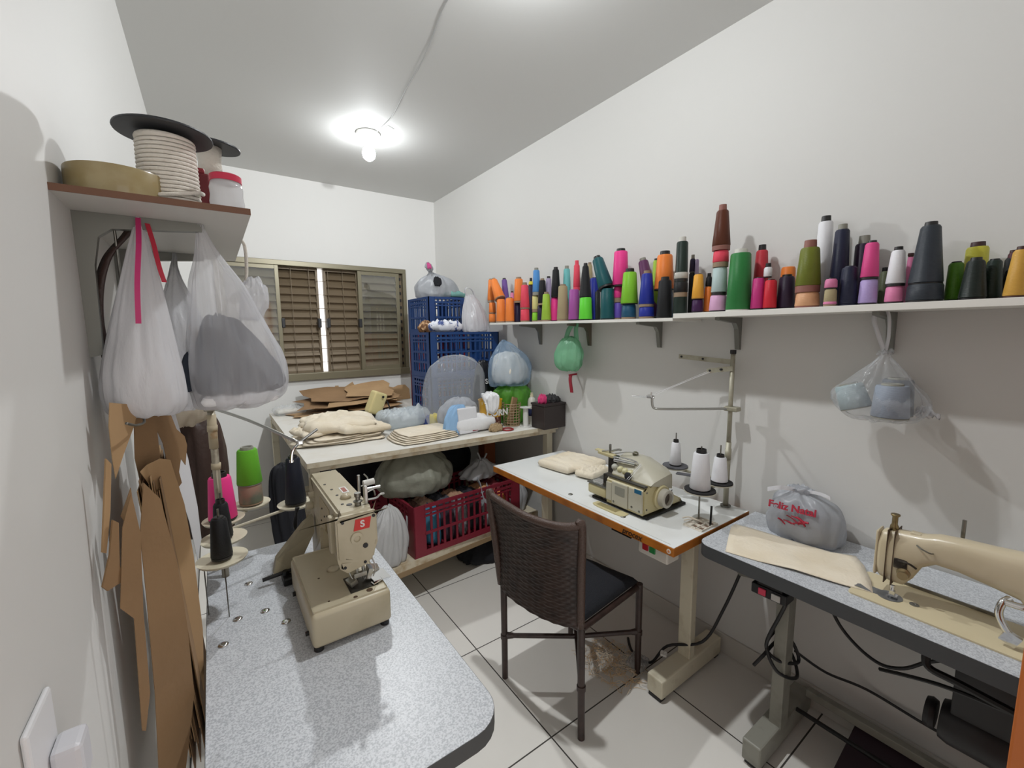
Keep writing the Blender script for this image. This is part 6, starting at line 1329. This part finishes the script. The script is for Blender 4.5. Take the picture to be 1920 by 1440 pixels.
for i in range(nU):
    for j in (0, nV): bm.faces.new((G_[0, i, j], G_[0, i+1, j], G_[1, i+1, j], G_[1, i, j]))
for j in range(nV):
    for i in (0, nU): bm.faces.new((G_[0, i, j], G_[0, i, j+1], G_[1, i, j+1], G_[1, i, j]))
obj('woven_back', bm, M('wicker_weave', '3a2c27', .42, var=(18, '251c1a', .4, .7)), t, True)
bm = bmn(); tube(bm, [BOT[0], BOT[0].lerp(TOP[0], .5), TOP[0]+Vector((0, 0, .0))]+[TOP[i] for i in range(4, nU, 4)]+[TOP[-1], BOT[-1].lerp(TOP[-1], .5), BOT[-1]], .0155, 10, 5)
for v in bm.verts: pass
obj('back_rail', bm, M('wicker_rail', '4b3830', .32, bump=(200, .4)), t, True)

# ------------------------------------------------------------------ floor
bm = bmn(); r3 = random.Random(3)
for i in range(330):
    a = r3.uniform(0, 2*PI); q = r3.random()**.6; x = 1.43+.13*q*math.cos(a); y = 1.24+.16*q*math.sin(a); z = .004+.03*(1-q)*r3.random()
    d_ = r3.uniform(0, 2*PI); L_ = r3.uniform(.02, .06); P = [(x, y, z)]
    for k in range(3):
        d_ += r3.uniform(-.9, .9); P.append((P[-1][0]+L_/3*math.cos(d_), P[-1][1]+L_/3*math.sin(d_), max(.0022, z+r3.uniform(-.01, .012))))
    tube(bm, P, .0012, 4, 2)
solo('thread_lint', bm, M('lint_tan', 'c9ac86', .9, var=(20, 'd8cbb8', .45, .6)), 'heap of loose tan thread lint on the floor under the chair', 'lint', kind='stuff')
bm = pillow(bmn(), (1.52, 1.16, .0008), .10, .09, .03, .3, 301, .015, crease=2.5); solo('plastic_scrap', bm, BAGC, 'crumpled clear plastic scrap on the floor by the overlock table foot', 'scrap', smooth=True)
bm = pillow(bmn(), (1.565, 1.055, .1012), .035, .03, .010, .5, 302, .004); solo('paper_scrap', bm, WHITE, 'small white paper scrap on the overlock table foot', 'scrap', smooth=True)
# ------------------------------------------------------------------ camera and light
cam = bpy.data.cameras.new('camera'); co = bpy.data.objects.new('camera', cam); C.objects.link(co)
cam.sensor_fit = 'HORIZONTAL'; cam.sensor_width = 36; cam.lens = 36*797.24/1920; cam.clip_start = .01; cam.clip_end = 60
yaw, pitch, roll = math.radians(35.14816), math.radians(-6.94469), math.radians(.68867)
f = Vector((math.sin(yaw)*math.cos(pitch), math.cos(yaw)*math.cos(pitch), math.sin(pitch)))
r = Vector((math.cos(yaw), -math.sin(yaw), 0)); dn = f.cross(r)
r2 = r*math.cos(roll)+dn*math.sin(roll); d2 = -r*math.sin(roll)+dn*math.cos(roll)
co.matrix_world = Matrix.Translation((0, 0, 1.56)) @ Matrix((r2, -d2, -f)).transposed().to_4x4()
bpy.context.scene.camera = co
wd = bpy.data.worlds.new('daylight'); bpy.context.scene.world = wd; wd.use_nodes = True
bg = wd.node_tree.nodes['Background']; bg.inputs[0].default_value = (1, .96, .92, 1); bg.inputs[1].default_value = 1.7
vs = bpy.context.scene.view_settings
vs.view_transform = 'Standard'; vs.look = 'None'; vs.gamma = 1; vs.use_curve_mapping = False; vs.exposure = 0.0
bpy.context.scene.cycles.use_denoising = True
bpy.context.scene.cycles.transparent_max_bounces = 24
